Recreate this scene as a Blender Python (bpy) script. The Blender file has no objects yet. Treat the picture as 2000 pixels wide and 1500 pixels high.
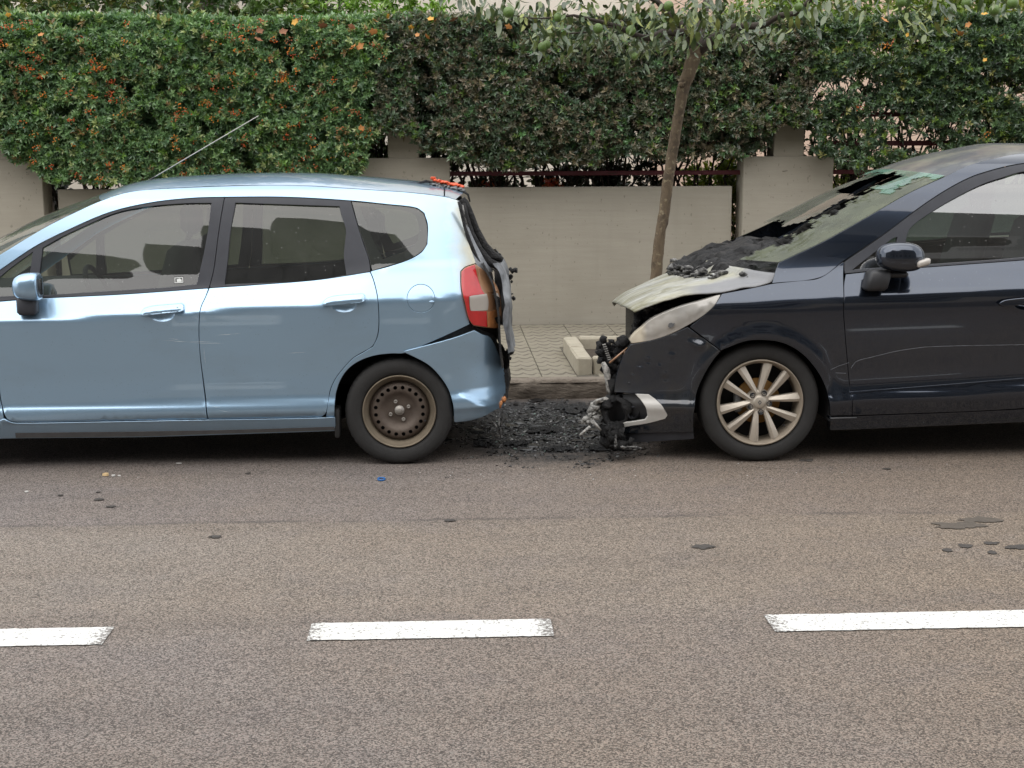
import bpy, bmesh, math, random
import numpy as np
from mathutils import Vector, Matrix, noise
from mathutils.geometry import delaunay_2d_cdt
random.seed(7); RNG = np.random.default_rng(7)
S = bpy.context.scene; COL = S.collection
# ------------------------------------------------------------------ camera, world, sun, exposure
FPX, CAMH = 2722.0, 1.6
def cam_basis(yaw=2.5, pitch=9.1, roll=0.25):
    y, p, r = map(math.radians, (yaw, pitch, roll))
    f = np.array([math.sin(y)*math.cos(p), math.cos(y)*math.cos(p), -math.sin(p)])
    rt = np.array([math.cos(y), -math.sin(y), 0]); up = np.cross(rt, f)
    return rt*math.cos(r)-up*math.sin(r), up*math.cos(r)+rt*math.sin(r), f
CR, CU, CF = cam_basis()
cam = bpy.data.cameras.new('camera'); cam.sensor_width = 36; cam.lens = FPX/2000*36
cam.clip_start = .05; cam.clip_end = 600
camo = bpy.data.objects.new('camera', cam); COL.objects.link(camo); S.camera = camo
camo.matrix_world = Matrix(((CR[0], CU[0], -CF[0], 0), (CR[1], CU[1], -CF[1], 0), (CR[2], CU[2], -CF[2], CAMH), (0, 0, 0, 1)))
S.view_settings.view_transform = 'Standard'; S.view_settings.look = 'None'
S.view_settings.gamma = 1; S.view_settings.use_curve_mapping = False
S.view_settings.exposure = 0.82
S.cycles.max_bounces = 8; S.cycles.transparent_max_bounces = 16; S.cycles.use_denoising = True
S.cycles.caustics_reflective = False; S.cycles.caustics_refractive = False
SUN_EL, SUN_AZ = math.radians(58), math.radians(205)      # azimuth clockwise from +Y: behind the camera and to its left
W = bpy.data.worlds.new('World'); S.world = W; W.use_nodes = True
wn = W.node_tree; wl = wn.links; wn.nodes.clear()
sky = wn.nodes.new('ShaderNodeTexSky'); sky.sky_type = 'NISHITA'; sky.sun_disc = False
sky.sun_elevation = SUN_EL; sky.sun_rotation = SUN_AZ; sky.dust_density = 3.0
wtc = wn.nodes.new('ShaderNodeTexCoord'); wmp = wn.nodes.new('ShaderNodeMapping'); wmp.inputs['Scale'].default_value = (1, 1, 2.2)
wnz = wn.nodes.new('ShaderNodeTexNoise'); wnz.inputs['Scale'].default_value = 2.6; wnz.inputs['Detail'].default_value = 6; wnz.inputs['Roughness'].default_value = .55
wrp = wn.nodes.new('ShaderNodeValToRGB'); wrp.color_ramp.elements[0].position = .30; wrp.color_ramp.elements[0].color = (.5, .5, .5, 1)
wrp.color_ramp.elements[1].position = .55; wrp.color_ramp.elements[1].color = (1, 1, 1, 1)
wmx = wn.nodes.new('ShaderNodeMix'); wmx.data_type = 'RGBA'; wmx.inputs[7].default_value = (9.6, 9.7, 9.9, 1)
wbg = wn.nodes.new('ShaderNodeBackground'); wbg.inputs['Strength'].default_value = .1
wout = wn.nodes.new('ShaderNodeOutputWorld')
wl.new(wtc.outputs['Generated'], wmp.inputs[0]); wl.new(wmp.outputs[0], wnz.inputs['Vector']); wl.new(wnz.outputs['Fac'], wrp.inputs[0])
wl.new(wrp.outputs[0], wmx.inputs[0]); wl.new(sky.outputs[0], wmx.inputs[6]); wl.new(wmx.outputs[2], wbg.inputs[0]); wl.new(wbg.outputs[0], wout.inputs[0])
sl = bpy.data.lights.new('sun', 'SUN'); sl.energy = 1.4; sl.angle = math.radians(100); sl.color = (1, .955, .89)
so = bpy.data.objects.new('sun', sl); COL.objects.link(so)
sd = Vector((math.sin(SUN_AZ)*math.cos(SUN_EL), math.cos(SUN_AZ)*math.cos(SUN_EL), math.sin(SUN_EL)))
so.rotation_euler = sd.to_track_quat('Z', 'Y').to_euler(); so.location = (0, 0, 30)

# ------------------------------------------------------------------ measuring the photograph: a pixel's ray meets a plane
CO = np.array([0, 0, CAMH])
def ray(px, py): return CF*FPX+CR*(px-1000)-CU*(py-750)
def atY(px, py, Y): d = ray(px, py); return CO+d*(Y/d[1])
def atZ(px, py, Z): d = ray(px, py); return CO+d*((Z-CAMH)/d[2])

# ------------------------------------------------------------------ materials
class NT:
    def __init__(s, name):
        s.m = bpy.data.materials.new(name); s.m.use_nodes = True; s.t = s.m.node_tree; s.b = s.t.nodes['Principled BSDF']; s.out = s.t.nodes['Material Output']
        s._tc = None
    def new(s, typ, **kw):
        n = s.t.nodes.new('ShaderNode'+typ)
        for k, v in kw.items(): setattr(n, k, v)
        return n
    def link(s, a, b): s.t.links.new(a, b)
    def put(s, sock, v):
        if isinstance(v, bpy.types.NodeSocket): s.link(v, sock)
        elif isinstance(v, (tuple, list)) and len(v) == 3 and sock.type == 'RGBA': sock.default_value = (*v, 1)
        else: sock.default_value = v
    @property
    def obj(s):
        if not s._tc: s._tc = s.new('TexCoord')
        return s._tc.outputs['Object']
    def pos(s, scale=(1, 1, 1), src=None):
        mp = s.new('Mapping'); s.link(src or s.obj, mp.inputs[0]); mp.inputs['Scale'].default_value = scale; return mp.outputs[0]
    def noise(s, scale, detail=4, rough=.55, vec=None, dist=0):
        n = s.new('TexNoise'); s.link(vec or s.obj, n.inputs['Vector']); n.inputs['Scale'].default_value = scale
        n.inputs['Detail'].default_value = detail; n.inputs['Roughness'].default_value = rough; n.inputs['Distortion'].default_value = dist
        return n.outputs['Fac']
    def voro(s, scale, vec=None, feat='F1', out='Distance', rnd=1):
        n = s.new('TexVoronoi', feature=feat); s.link(vec or s.obj, n.inputs['Vector']); n.inputs['Scale'].default_value = scale; n.inputs['Randomness'].default_value = rnd
        return n.outputs[out]
    def ramp(s, f, stops):
        n = s.new('ValToRGB'); s.link(f, n.inputs[0]); e = n.color_ramp.elements
        while len(e) < len(stops): e.new(.5)
        for i, (p, c) in enumerate(stops):
            e[i].position = p; e[i].color = (c, c, c, 1) if isinstance(c, (int, float)) else (*c, 1)
        return n.outputs[0]
    def mix(s, f, a, b, mode='MIX'):
        n = s.new('Mix', data_type='RGBA', blend_type=mode); s.put(n.inputs[0], f); s.put(n.inputs[6], a); s.put(n.inputs[7], b); return n.outputs[2]
    def math(s, op, a, b=0., c=None, clamp=False):
        n = s.new('Math', operation=op, use_clamp=clamp); s.put(n.inputs[0], a); s.put(n.inputs[1], b)
        if c is not None: s.put(n.inputs[2], c)
        return n.outputs[0]
    def sep(s, v=None):
        n = s.new('SeparateXYZ'); s.link(v or s.obj, n.inputs[0]); return n.outputs
    def bump(s, h, strength=.3, dist=.01):
        n = s.new('Bump'); n.inputs['Strength'].default_value = strength; n.inputs['Distance'].default_value = dist; s.link(h, n.inputs['Height'])
        s.link(n.outputs[0], s.b.inputs['Normal']); return n.outputs[0]
    def set(s, **kw):
        nm = dict(col='Base Color', rough='Roughness', metal='Metallic', spec='Specular IOR Level', coat='Coat Weight', coatr='Coat Roughness', trans='Transmission Weight', ior='IOR', sss='Subsurface Weight', sheen='Sheen Weight')
        for k, v in kw.items(): s.put(s.b.inputs[nm[k]], v)
        return s.m

def simple(name, col, rough=.6, var=.25, scale=8, bump=0, bscale=40, **kw):
    n = NT(name); f = n.noise(scale, 5)
    c = n.mix(f, tuple(x*(1-var) for x in col), tuple(min(1, x*(1+var)) for x in col))
    if bump: n.bump(n.noise(bscale, 5, .6), bump, .005)
    return n.set(col=c, rough=rough, **kw)

M = {}
# road: asphalt with coarse aggregate, a newer darker strip beside the parked cars, soot where the cars burnt
n = NT('asphalt'); x, y, z = n.sep()
wob = n.math('MULTIPLY', n.math('SUBTRACT', n.noise(1.2, 5), .5), .10)
yy = n.math('ADD', y, wob)
strip = n.ramp(n.math('MULTIPLY', n.math('SUBTRACT', yy, 5.0), .5), [(.545, 0), (.57, 1)])            # the strip behind the seam at y=6.13
mid = n.ramp(n.math('MULTIPLY', n.math('SUBTRACT', yy, 3.5), .3), [(.30, 0), (.46, 1)])
agg = n.voro(210, out='Color'); aggs = n.sep(agg)[0]
big = n.noise(.8, 6, .6)
c0 = n.mix(mid, (.128, .105, .094), (.178, .147, .115))
c0 = n.mix(strip, c0, (.122, .101, .094))
side = n.ramp(n.math('ADD', n.math('MULTIPLY', x, .22), n.math('MULTIPLY', n.noise(.7, 4), .5)), [(.0, 0), (.75, 1)])
c0 = n.mix(n.math('MULTIPLY', side, .55), n.mix(.5, c0, (.165, .155, .148)), (.150, .115, .082))
c0 = n.mix(n.ramp(big, [(.38, 0), (.7, .55)]), c0, (.155, .125, .098))
c0 = n.mix(n.ramp(n.noise(2.6, 6, .65), [(.5, 0), (.75, .35)]), c0, (.12, .108, .108))
st = n.noise(5, 3, .5, vec=n.pos((.10, 1, 1)))
c0 = n.mix(n.ramp(st, [(.3, .20), (.55, 0)]), c0, (.07, .06, .056))
hue = n.mix(.55, (1, 1, 1), n.mix(n.sep(agg)[1], (1.10, .985, .93), (.95, 1.0, .98)))
c0 = n.mix(1.0, c0, hue, 'MULTIPLY')
g = n.math('ADD', n.math('MULTIPLY', aggs, .8), n.math('MULTIPLY', n.noise(330, 3, .75), .7))
c1 = n.mix(1.0, c0, n.ramp(g, [(.25, .28), (.62, .78), (1.0, 1.85)]), 'MULTIPLY')
pale = n.ramp(n.voro(120, out='Color'), [(.90, 0), (.94, .7)])
c1 = n.mix(n.math('MULTIPLY', pale, .5), c1, (.36, .33, .29))
darkp = n.ramp(n.noise(150, 2, .6), [(.36, .7), (.44, 0)])
c1 = n.mix(darkp, c1, (.040, .036, .034))
seamf = n.ramp(n.math('ABSOLUTE', n.math('SUBTRACT', n.math('ADD', yy, n.math('MULTIPLY', n.math('SUBTRACT', n.noise(8, 4), .5), .06)), 6.13)), [(.006, .5), (.03, 0)])
c1 = n.mix(n.math('MULTIPLY', seamf, n.ramp(n.noise(2.5, 3), [(.4, 0), (.6, 1)])), c1, (.05, .045, .042))
dx = n.math('MULTIPLY', n.math('SUBTRACT', x, .56), 1.05); dyy = n.math('MULTIPLY', n.math('SUBTRACT', y, 8.35), .62)
dd = n.math('SQRT', n.math('ADD', n.math('MULTIPLY', dx, dx), n.math('MULTIPLY', dyy, dyy)))
dd = n.math('ADD', dd, n.math('MULTIPLY', n.math('SUBTRACT', n.noise(7, 5, .65), .5), .55))
soot = n.ramp(dd, [(.50, .97), (.80, 0)])
c1 = n.mix(soot, c1, n.mix(n.noise(60, 4), (.006, .006, .007), (.035, .034, .034)))
n.bump(n.math('ADD', n.math('MULTIPLY', n.voro(150), 1.2), n.noise(200, 2)), .4, .004)
n.set(col=c1, rough=n.math('SUBTRACT', .86, n.math('MULTIPLY', soot, .3)), spec=.3); M['asphalt'] = n.m
# painted dash, worn through to the asphalt
n = NT('road_paint'); x, y, z = n.sep()
at = n.new('Attribute'); at.attribute_name = 'tint'; we = n.sep(at.outputs['Color'])[0]
w = n.ramp(n.math('ADD', n.math('ADD', n.noise(75, 4, .8), n.math('MULTIPLY', n.noise(9, 3), .16)), n.math('MULTIPLY', we, -.20)), [(.45, 1), (.52, 0)])
c = n.mix(w, n.mix(n.noise(20, 4), (.60, .60, .57), (.76, .76, .74)), n.mix(n.noise(200, 2), (.10, .095, .09), (.26, .24, .22)))
n.bump(n.voro(150), .5, .004); n.set(col=c, rough=.75, spec=.3); M['road_paint'] = n.m
# rendered garden wall with trowel lines and stains
n = NT('wall_render'); x, y, z = n.sep()
lines = n.noise(14, 5, .6, vec=n.pos((.12, 1, 2.2)))
c = n.mix(n.ramp(lines, [(.3, 0), (.7, 1)]), (.345, .318, .268), (.382, .354, .298))
c = n.mix(n.ramp(n.noise(1.5, 6, .6), [(.40, 0), (.8, .6)]), c, (.275, .252, .205))
c = n.mix(n.ramp(n.noise(34, 3, .5, vec=n.pos((1, 1, .7))), [(.66, 0), (.70, .5)]), c, (.15, .135, .11))
c = n.mix(n.ramp(n.noise(3, 4, .5, vec=n.pos((3, 1, .2))), [(.60, 0), (.80, .14)]), c, (.20, .185, .15))
n.bump(n.math('ADD', n.noise(120, 4, .6, vec=n.pos((.25, 1, 1.4))), n.noise(18, 3, vec=n.pos((.2, 1, 1.5)))), .22, .005)
n.set(col=c, rough=.92, spec=.2); M['wall_render'] = n.m
# pavement: beige tiles with a pressed scallop pattern
n = NT('paving_tile'); x, y, z = n.sep()
sy = n.math('MULTIPLY', y, 5.1); sx = n.math('MULTIPLY', x, 10.0)
arc = n.math('SINE', n.math('MULTIPLY', n.math('ADD', sy, n.math('MULTIPLY', n.math('ABSOLUTE', n.math('SINE', n.math('MULTIPLY', sx, math.pi))), .45)), 2*math.pi))
groove = n.ramp(n.math('ADD', arc, n.math('MULTIPLY', n.math('SUBTRACT', n.noise(11, 5, .6), .5), 2.2)), [(.66, 0), (.93, 1)])
oi = n.new('ObjectInfo')
c = n.mix(n.noise(5, 5, .6), (.18, .163, .128), (.30, .272, .215))
c = n.mix(n.math('MULTIPLY', oi.outputs['Random'], .35), c, (.24, .22, .17))
c = n.mix(n.math('MULTIPLY', groove, .8), c, (.10, .09, .072))
n.bump(n.math('SUBTRACT', n.noise(90, 4), n.math('MULTIPLY', groove, 1.5)), .5, .006); n.set(col=c, rough=.9, spec=.25); M['paving_tile'] = n.m
M['joint_dirt'] = simple('joint_dirt', (.10, .09, .07), .95, .4, 20, .4)
n = NT('kerb_concrete'); x, y, z = n.sep()
c = n.mix(n.noise(16, 6, .7), (.13, .105, .085), (.36, .31, .25))
c = n.mix(n.ramp(n.math('ADD', z, n.math('MULTIPLY', n.noise(9, 4), .10)), [(.10, .6), (.17, 0)]), c, (.085, .066, .05))
n.bump(n.noise(24, 6, .75, vec=n.pos((.6, 1, 1.8))), 1.0, .03); n.set(col=c, rough=.95); M['kerb_concrete'] = n.m
M['block_concrete'] = simple('block_concrete', (.38, .345, .27), .9, .28, 14, .5, 60)
M['soil'] = simple('soil', (.055, .042, .03), .95, .5, 12, .9, 30)
M['ground'] = simple('ground', (.16, .15, .13), .95, .3, 3)
M['rail_red'] = simple('rail_red', (.085, .012, .018), .5, .35, 14, .1)
M['house_wall'] = simple('house_wall', (.72, .66, .57), .9, .08, 2)
M['house_pink'] = simple('house_pink', (.62, .46, .36), .9, .08, 2)
M['seam_dark'] = simple('seam_dark', (.12, .11, .10), .9)
# leaves: per-leaf colour carried by the mesh
def leaf_mat(name, rough=.33, trans=.15, spec=.9):
    n = NT(name); a = n.new('Attribute'); a.attribute_name = 'tint'
    n.set(col=a.outputs['Color'], rough=rough, spec=spec)
    tr = n.new('BsdfTranslucent'); n.link(n.mix(1., a.outputs['Color'], (1.3, 1.5, .6), 'MULTIPLY'), tr.inputs[0])
    mx = n.new('MixShader'); mx.inputs[0].default_value = trans
    n.link(n.b.outputs[0], mx.inputs[1]); n.link(tr.outputs[0], mx.inputs[2]); n.link(mx.outputs[0], n.out.inputs[0]); return n.m
M['leaf'] = leaf_mat('leaf'); M['berry'] = leaf_mat('berry', .3, .08, .5)
M['twig'] = simple('twig', (.045, .034, .026), .9, .4, 20, .4)
n = NT('bark'); x, y, z = n.sep()
c = n.mix(n.noise(22, 6, .7, vec=n.pos((1, 1, .35))), (.04, .03, .022), (.25, .185, .115))
c = n.mix(n.ramp(z, [(.0, 1), (1.0, 1)]), c, c)
c = n.mix(n.ramp(n.noise(12, 5, .65), [(.52, 0), (.62, .75)]), c, (.07, .052, .035))
c = n.mix(n.ramp(n.noise(30, 4), [(.58, 0), (.68, .7)]), c, (.32, .27, .17))
n.bump(n.noise(35, 6, .7, vec=n.pos((1, 1, .3))), .9, .012); n.set(col=c, rough=.9); M['bark'] = n.m
M['bark_dark'] = simple('bark_dark', (.05, .04, .032), .9, .5, 15, .6, 30)
n = NT('dusty_roof'); c = n.mix(n.ramp(n.noise(6, 6, .65, vec=n.pos((.7, 1, 1))), [(.42, 0), (.66, .85)]), (.022, .028, .036), (.115, .12, .085)); n.set(col=c, rough=.55, coat=.35, coatr=.12); M['dusty_roof'] = n.m
M['fruit'] = simple('fruit', (.10, .17, .035), .4, .3, 6, .15, 90)
# car paint
def paint(name, col, metal, rough, drops, dropcol, dirt=None, dirtcol=(0, 0, 0), coatior=1.6):
    n = NT(name); x, y, z = n.sep()
    fl = n.noise(900, 1); c = n.mix(n.math('MULTIPLY', fl, .25), col, tuple(v*1.25 for v in col))
    if drops:
        d = n.ramp(n.voro(46), [(.10, 1), (.17, 0)]); m = n.ramp(n.voro(46, out='Color'), [(.62, 0), (.68, 1)])
        d = n.math('MULTIPLY', d, m)
        c = n.mix(n.math('MULTIPLY', d, drops), c, dropcol)
    if dirt:
        c = n.mix(n.ramp(n.noise(3.2, 6, .65, vec=n.pos((.6, 1, 1.4))), [(.5, 0), (.75, dirt)]), c, dirtcol)
        low = n.ramp(n.math('ADD', z, n.math('MULTIPLY', n.noise(12, 4), .15)), [(.24, dirt*1.3), (.42, 0)])
        c = n.mix(low, c, dirtcol)
    n.set(col=c, metal=metal, rough=rough, coat=1.0, coatr=.03); n.b.inputs['Coat IOR'].default_value = coatior
    return n.m
M['blue_paint'] = paint('blue_paint', (.315, .475, .635), .72, .29, .25, (.16, .22, .27), .16, (.20, .22, .22))
M['navy_paint'] = paint('navy_paint', (.022, .032, .052), .85, .16, .45, (.10, .12, .14), .10, (.05, .052, .05), 1.62)
n = NT('scorched_blue'); x, y, z = n.sep()      # rear quarter: paint bleached and blistered where the fire reached it
f = n.ramp(n.math('ADD', n.math('ADD', n.math('SUBTRACT', x, 1.0), n.math('MULTIPLY', n.math('SUBTRACT', n.noise(9, 5, .6), .5), .16)), n.math('MULTIPLY', n.math('SUBTRACT', z, 1.05), .12)), [(.60, 0), (.72, 1)])
f = n.math('MULTIPLY', f, n.ramp(z, [(.85, 0), (.98, 1)]))
c = n.mix(f, (.315, .475, .635), n.mix(n.noise(26, 5, .7), (.62, .64, .58), (.50, .46, .30)))
n.set(col=c, metal=n.math('MULTIPLY', n.math('SUBTRACT', 1, f), .72), rough=.29, coat=n.math('SUBTRACT', 1, n.math('MULTIPLY', f, .6)), coatr=.035); M['scorched_blue'] = n.m
n = NT('burnt_hood'); x, y, z = n.sep()
s1 = n.noise(4.2, 6, .6, vec=n.pos((.5, 1.5, 1.5)), dist=.5)
c = n.mix(n.ramp(s1, [(.38, 0), (.66, 1)]), (.42, .43, .42), (.36, .35, .26))
fr = n.ramp(n.math('ADD', n.math('ADD', x, 2.25), n.math('MULTIPLY', n.math('SUBTRACT', n.noise(6, 4), .5), .5)), [(.15, 1), (.65, .3)])
c = n.mix(n.math('MULTIPLY', fr, n.ramp(n.noise(5, 8, .78, vec=n.pos((.55, 1.4, 1.4)), dist=1.0), [(.41, 0), (.58, .9)])), c, (.115, .11, .055))
c = n.mix(n.ramp(n.noise(13, 6, .7, vec=n.pos((.4, 2, 2))), [(.55, 0), (.68, .65)]), c, (.13, .13, .12))
wv = n.math('MULTIPLY', n.math('SUBTRACT', n.noise(5, 5, .6), .5), .28)
gx = n.ramp(n.math('ADD', n.math('ADD', x, 2.0), wv), [(.20, 0), (.32, 1)]); gy = n.ramp(n.math('ADD', n.math('ADD', y, 1.0), wv), [(.30, 1), (.42, 0)])
c = n.mix(n.math('MULTIPLY', n.math('MULTIPLY', gx, gy), .85), c, (.20, .205, .225))
n.bump(n.noise(30, 5, .6, vec=n.pos((.5, 1, 1))), .25, .01); n.set(col=c, rough=.55, spec=.4); M['burnt_hood'] = n.m
n = NT('scorched_navy'); x, y, z = n.sep()       # bumper corner and fender: sooty, partly bubbled
c = n.mix(n.ramp(n.noise(5, 6, .65, vec=n.pos((1, 1, .8))), [(.48, 0), (.66, .6)]), (.018, .025, .037), (.05, .048, .04))
c = n.mix(n.ramp(n.noise(9, 5, .7), [(.64, 0), (.70, .45)]), c, (.17, .18, .19))
n.bump(n.noise(6, 4), .16, .03)
n.set(col=c, metal=.6, rough=.25, coat=1, coatr=.04); n.b.inputs['Coat IOR'].default_value = 1.6; M['scorched_navy'] = n.m
M['fender_ash'] = simple('fender_ash', (.27, .285, .31), .42, .2, 9, .1, 20, coat=.6)
n = NT('char'); f = n.noise(24, 6, .7)
c = n.mix(n.ramp(f, [(.45, 0), (.75, 1)]), (.005, .005, .006), (.034, .033, .033)); n.bump(n.noise(40, 6, .75), 1.0, .03); n.set(col=c, rough=.48, spec=.5); M['char'] = n.m
n = NT('ash'); f = n.noise(26, 6, .7)
c = n.mix(n.ramp(f, [(.44, 0), (.70, 1)]), (.022, .022, .023), (.36, .355, .34)); n.bump(n.noise(40, 6, .75), .8, .02); n.set(col=c, rough=.8); M['ash'] = n.m
n = NT('pale_ash'); c = n.mix(n.ramp(n.noise(30, 6, .7), [(.36, 0), (.6, 1)]), (.06, .06, .06), (.50, .49, .46)); n.bump(n.noise(40, 6, .75), .7, .02); n.set(col=c, rough=.8); M['pale_ash'] = n.m
n = NT('burnt_metal'); f = n.noise(8, 6, .65, vec=n.pos((1, 1, .5)))
c = n.mix(n.ramp(f, [(.35, 0), (.65, 1)]), (.05, .052, .058), (.36, .38, .40)); n.bump(n.noise(20, 5), .4, .015); n.set(col=c, rough=.5, metal=.25); M['burnt_metal'] = n.m
def glass(name, tint, refl=.9, dirt=.06, dirtcol=(.35, .36, .35), drops=True, F0=.08):
    n = NT(name); n.t.nodes.remove(n.b)
    tr = n.new('BsdfTransparent'); tr.inputs[0].default_value = (*tint, 1)
    gl = n.new('BsdfGlossy'); gl.inputs['Roughness'].default_value = .015; gl.inputs[0].default_value = (refl, refl, refl, 1)
    lw = n.new('LayerWeight'); lw.inputs[0].default_value = .5
    fr = n.math('ADD', F0, n.math('MULTIPLY', n.math('POWER', lw.outputs['Facing'], 5.0), 1-F0))
    mx = n.new('MixShader'); n.link(fr, mx.inputs[0]); n.link(tr.outputs[0], mx.inputs[1]); n.link(gl.outputs[0], mx.inputs[2])
    df = n.new('BsdfDiffuse'); df.inputs[0].default_value = (*dirtcol, 1)
    f = n.math('MULTIPLY', n.ramp(n.noise(7, 5, .6), [(.3, .45), (.75, 1)]), dirt)
    if drops:
        d = n.math('MULTIPLY', n.ramp(n.voro(38), [(.08, 1), (.15, 0)]), n.ramp(n.voro(38, out='Color'), [(.55, 0), (.6, 1)]))
        f = n.math('ADD', f, n.math('MULTIPLY', d, .35), clamp=True)
    m2 = n.new('MixShader'); n.link(f, m2.inputs[0]); n.link(mx.outputs[0], m2.inputs[1]); n.link(df.outputs[0], m2.inputs[2]); n.link(m2.outputs[0], n.out.inputs[0]); return n.m
M['glass'] = glass('glass', (.37, .42, .365)); M['clear_glass'] = glass('clear_glass', (.7, .78, .74), dirt=.1)
M['tint_glass'] = glass('tint_glass', (.34, .45, .42), dirt=.05, F0=.21)
M['shatter'] = glass('shatter', (.42, .50, .42), .6, .66, (.175, .19, .135), False, .06)
M['shatter_green'] = glass('shatter_green', (.55, .85, .7), .7, .4, (.22, .40, .32), False, .1)
M['haze_glass'] = glass('haze_glass', (.6, .6, .56), .8, .45, (.22, .225, .19), False, .06)
M['black_trim'] = simple('black_trim', (.024, .025, .028), .5, .3, 12)
M['satin_grey'] = simple('satin_grey', (.052, .055, .064), .42, .2, 12, spec=.2)
M['rubber'] = simple('rubber', (.024, .0235, .023), .82, .35, 14, .35, 90)
M['dark_inside'] = simple('dark_inside', (.012, .012, .013), .9)
M['cabin'] = simple('cabin', (.030, .032, .034), .9, .2)
M['seat_fabric'] = simple('seat_fabric', (.045, .048, .046), .95, .2, 30)
M['rust_steel'] = simple('rust_steel', (.105, .082, .066), .58, .45, 9, .35, 60, metal=.35)
M['rust_pale'] = simple('rust_pale', (.20, .165, .12), .55, .35, 14, .35, 60, metal=.4)
M['bolt_steel'] = simple('bolt_steel', (.34, .32, .29), .45, .3, 40, metal=.5)
M['alloy'] = simple('alloy', (.50, .45, .38), .42, .16, 12, .1, 60, metal=.45)
M['alloy_dirty'] = simple('alloy_dirty', (.30, .255, .20), .55, .3, 14, .2, 60, metal=.35)
M['brake_rust'] = simple('brake_rust', (.30, .16, .045), .7, .4, 14, metal=.3)
M['red_lens'] = simple('red_lens', (.50, .012, .014), .16, .25, 18, .25, 160, coat=1)
M['white_lens'] = simple('white_lens', (.46, .43, .39), .3, .12, 8, coat=.8)
M['melted_amber'] = simple('melted_amber', (.48, .20, .075), .5, .6, 20, 1., 26)
M['melted_brown'] = simple('melted_brown', (.34, .19, .105), .38, .35, 10, .4, 20, coat=.4)
n = NT('headlamp_haze'); f = n.noise(4, 5)
c = n.mix(n.ramp(f, [(.35, 0), (.7, 1)]), (.34, .33, .31), (.47, .44, .39))
xx = n.sep()[0]
c = n.mix(n.ramp(n.math('ADD', n.math('ADD', xx, 2.1), n.math('MULTIPLY', n.noise(20, 4), .03)), [(.10, 1), (.13, 0)]), c, (.62, .56, .44))
n.set(col=c, rough=.34, coat=.7, coatr=.12); M['headlamp_haze'] = n.m
M['silver_trim'] = simple('silver_trim', (.56, .55, .52), .38, .1, 10)
M['steel_grey'] = simple('steel_grey', (.15, .155, .16), .5, .3, 16, metal=.4)
M['orange_plastic'] = simple('orange_plastic', (.75, .10, .03), .35, .35, 20, .4, 40)
M['blue_plastic'] = simple('blue_plastic', (.015, .12, .36), .35, .2)
M['sticker_black'] = simple('sticker_black', (.02, .02, .02), .5); M['sticker_white'] = simple('sticker_white', (.7, .72, .7), .5, .05)
M['scratch'] = simple('scratch', (.62, .72, .78), .6, .1)
M['grey_scratch'] = simple('grey_scratch', (.16, .17, .19), .6, .1)
M['facade'] = simple('facade', (.24, .235, .23), .9, .15, 2); M['facade_dark'] = simple('facade_dark', (.17, .168, .165), .9, .15, 2)
M['window_dark'] = simple('window_dark', (.05, .055, .06), .15)
M['wet'] = simple('wet', (.050, .043, .037), .6, .4, 30, .4, 60)
M['stain'] = simple('stain', (.088, .073, .058), .7, .4, 30, .5, 120)
M['dead_leaf'] = simple('dead_leaf', (.40, .17, .045), .6, .4, 30); M['yellow_leaf'] = simple('yellow_leaf', (.50, .27, .03), .55, .3, 30)
M['brown_leaf'] = simple('brown_leaf', (.22, .09, .04), .6, .4, 30)
M['cream_bit'] = simple('cream_bit', (.62, .45, .24), .6, .3, 30)

# ------------------------------------------------------------------ objects
def tag(o, label=None, cat=None, group=None, kind=None):
    for k, v in (('label', label), ('category', cat), ('group', group), ('kind', kind)):
        if v: o[k] = v
    return o
ORI = {}
def root(name, loc, label, cat, group=None):
    o = bpy.data.objects.new(name, None); COL.objects.link(o); o.location = loc; o.empty_display_size = .1
    ORI[o.name] = np.array(loc, float); return tag(o, label, cat, group)
def origin(p): return ORI.get(p.name, np.zeros(3)) if p else np.zeros(3)
def mesh(name, v, f, mat, parent=None, smooth=True, normals=None, tint=None, mats=None, mi=None):
    """v are world coordinates; a part's vertices are stored relative to its thing's origin"""
    v = np.asarray(v, float); O = origin(parent); me = bpy.data.meshes.new(name)
    f = f.tolist() if isinstance(f, np.ndarray) else f
    me.from_pydata((v-O).tolist(), [], f); me.update()
    for m in (mats or [mat]): me.materials.append(m)
    if mi is not None: me.polygons.foreach_set('material_index', np.asarray(mi, np.int32))
    if smooth: me.polygons.foreach_set('use_smooth', np.ones(len(me.polygons), bool))
    if normals is not None: me.normals_split_custom_set_from_vertices(np.asarray(normals, float).tolist())
    if tint is not None:
        a = me.attributes.new('tint', 'FLOAT_COLOR', 'POINT'); t = np.ones((len(v), 4), np.float32); t[:, :3] = tint; a.data.foreach_set('color', t.ravel())
    o = bpy.data.objects.new(name, me); COL.objects.link(o)
    if parent: o.parent = parent; ORI[o.name] = O
    return o
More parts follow.
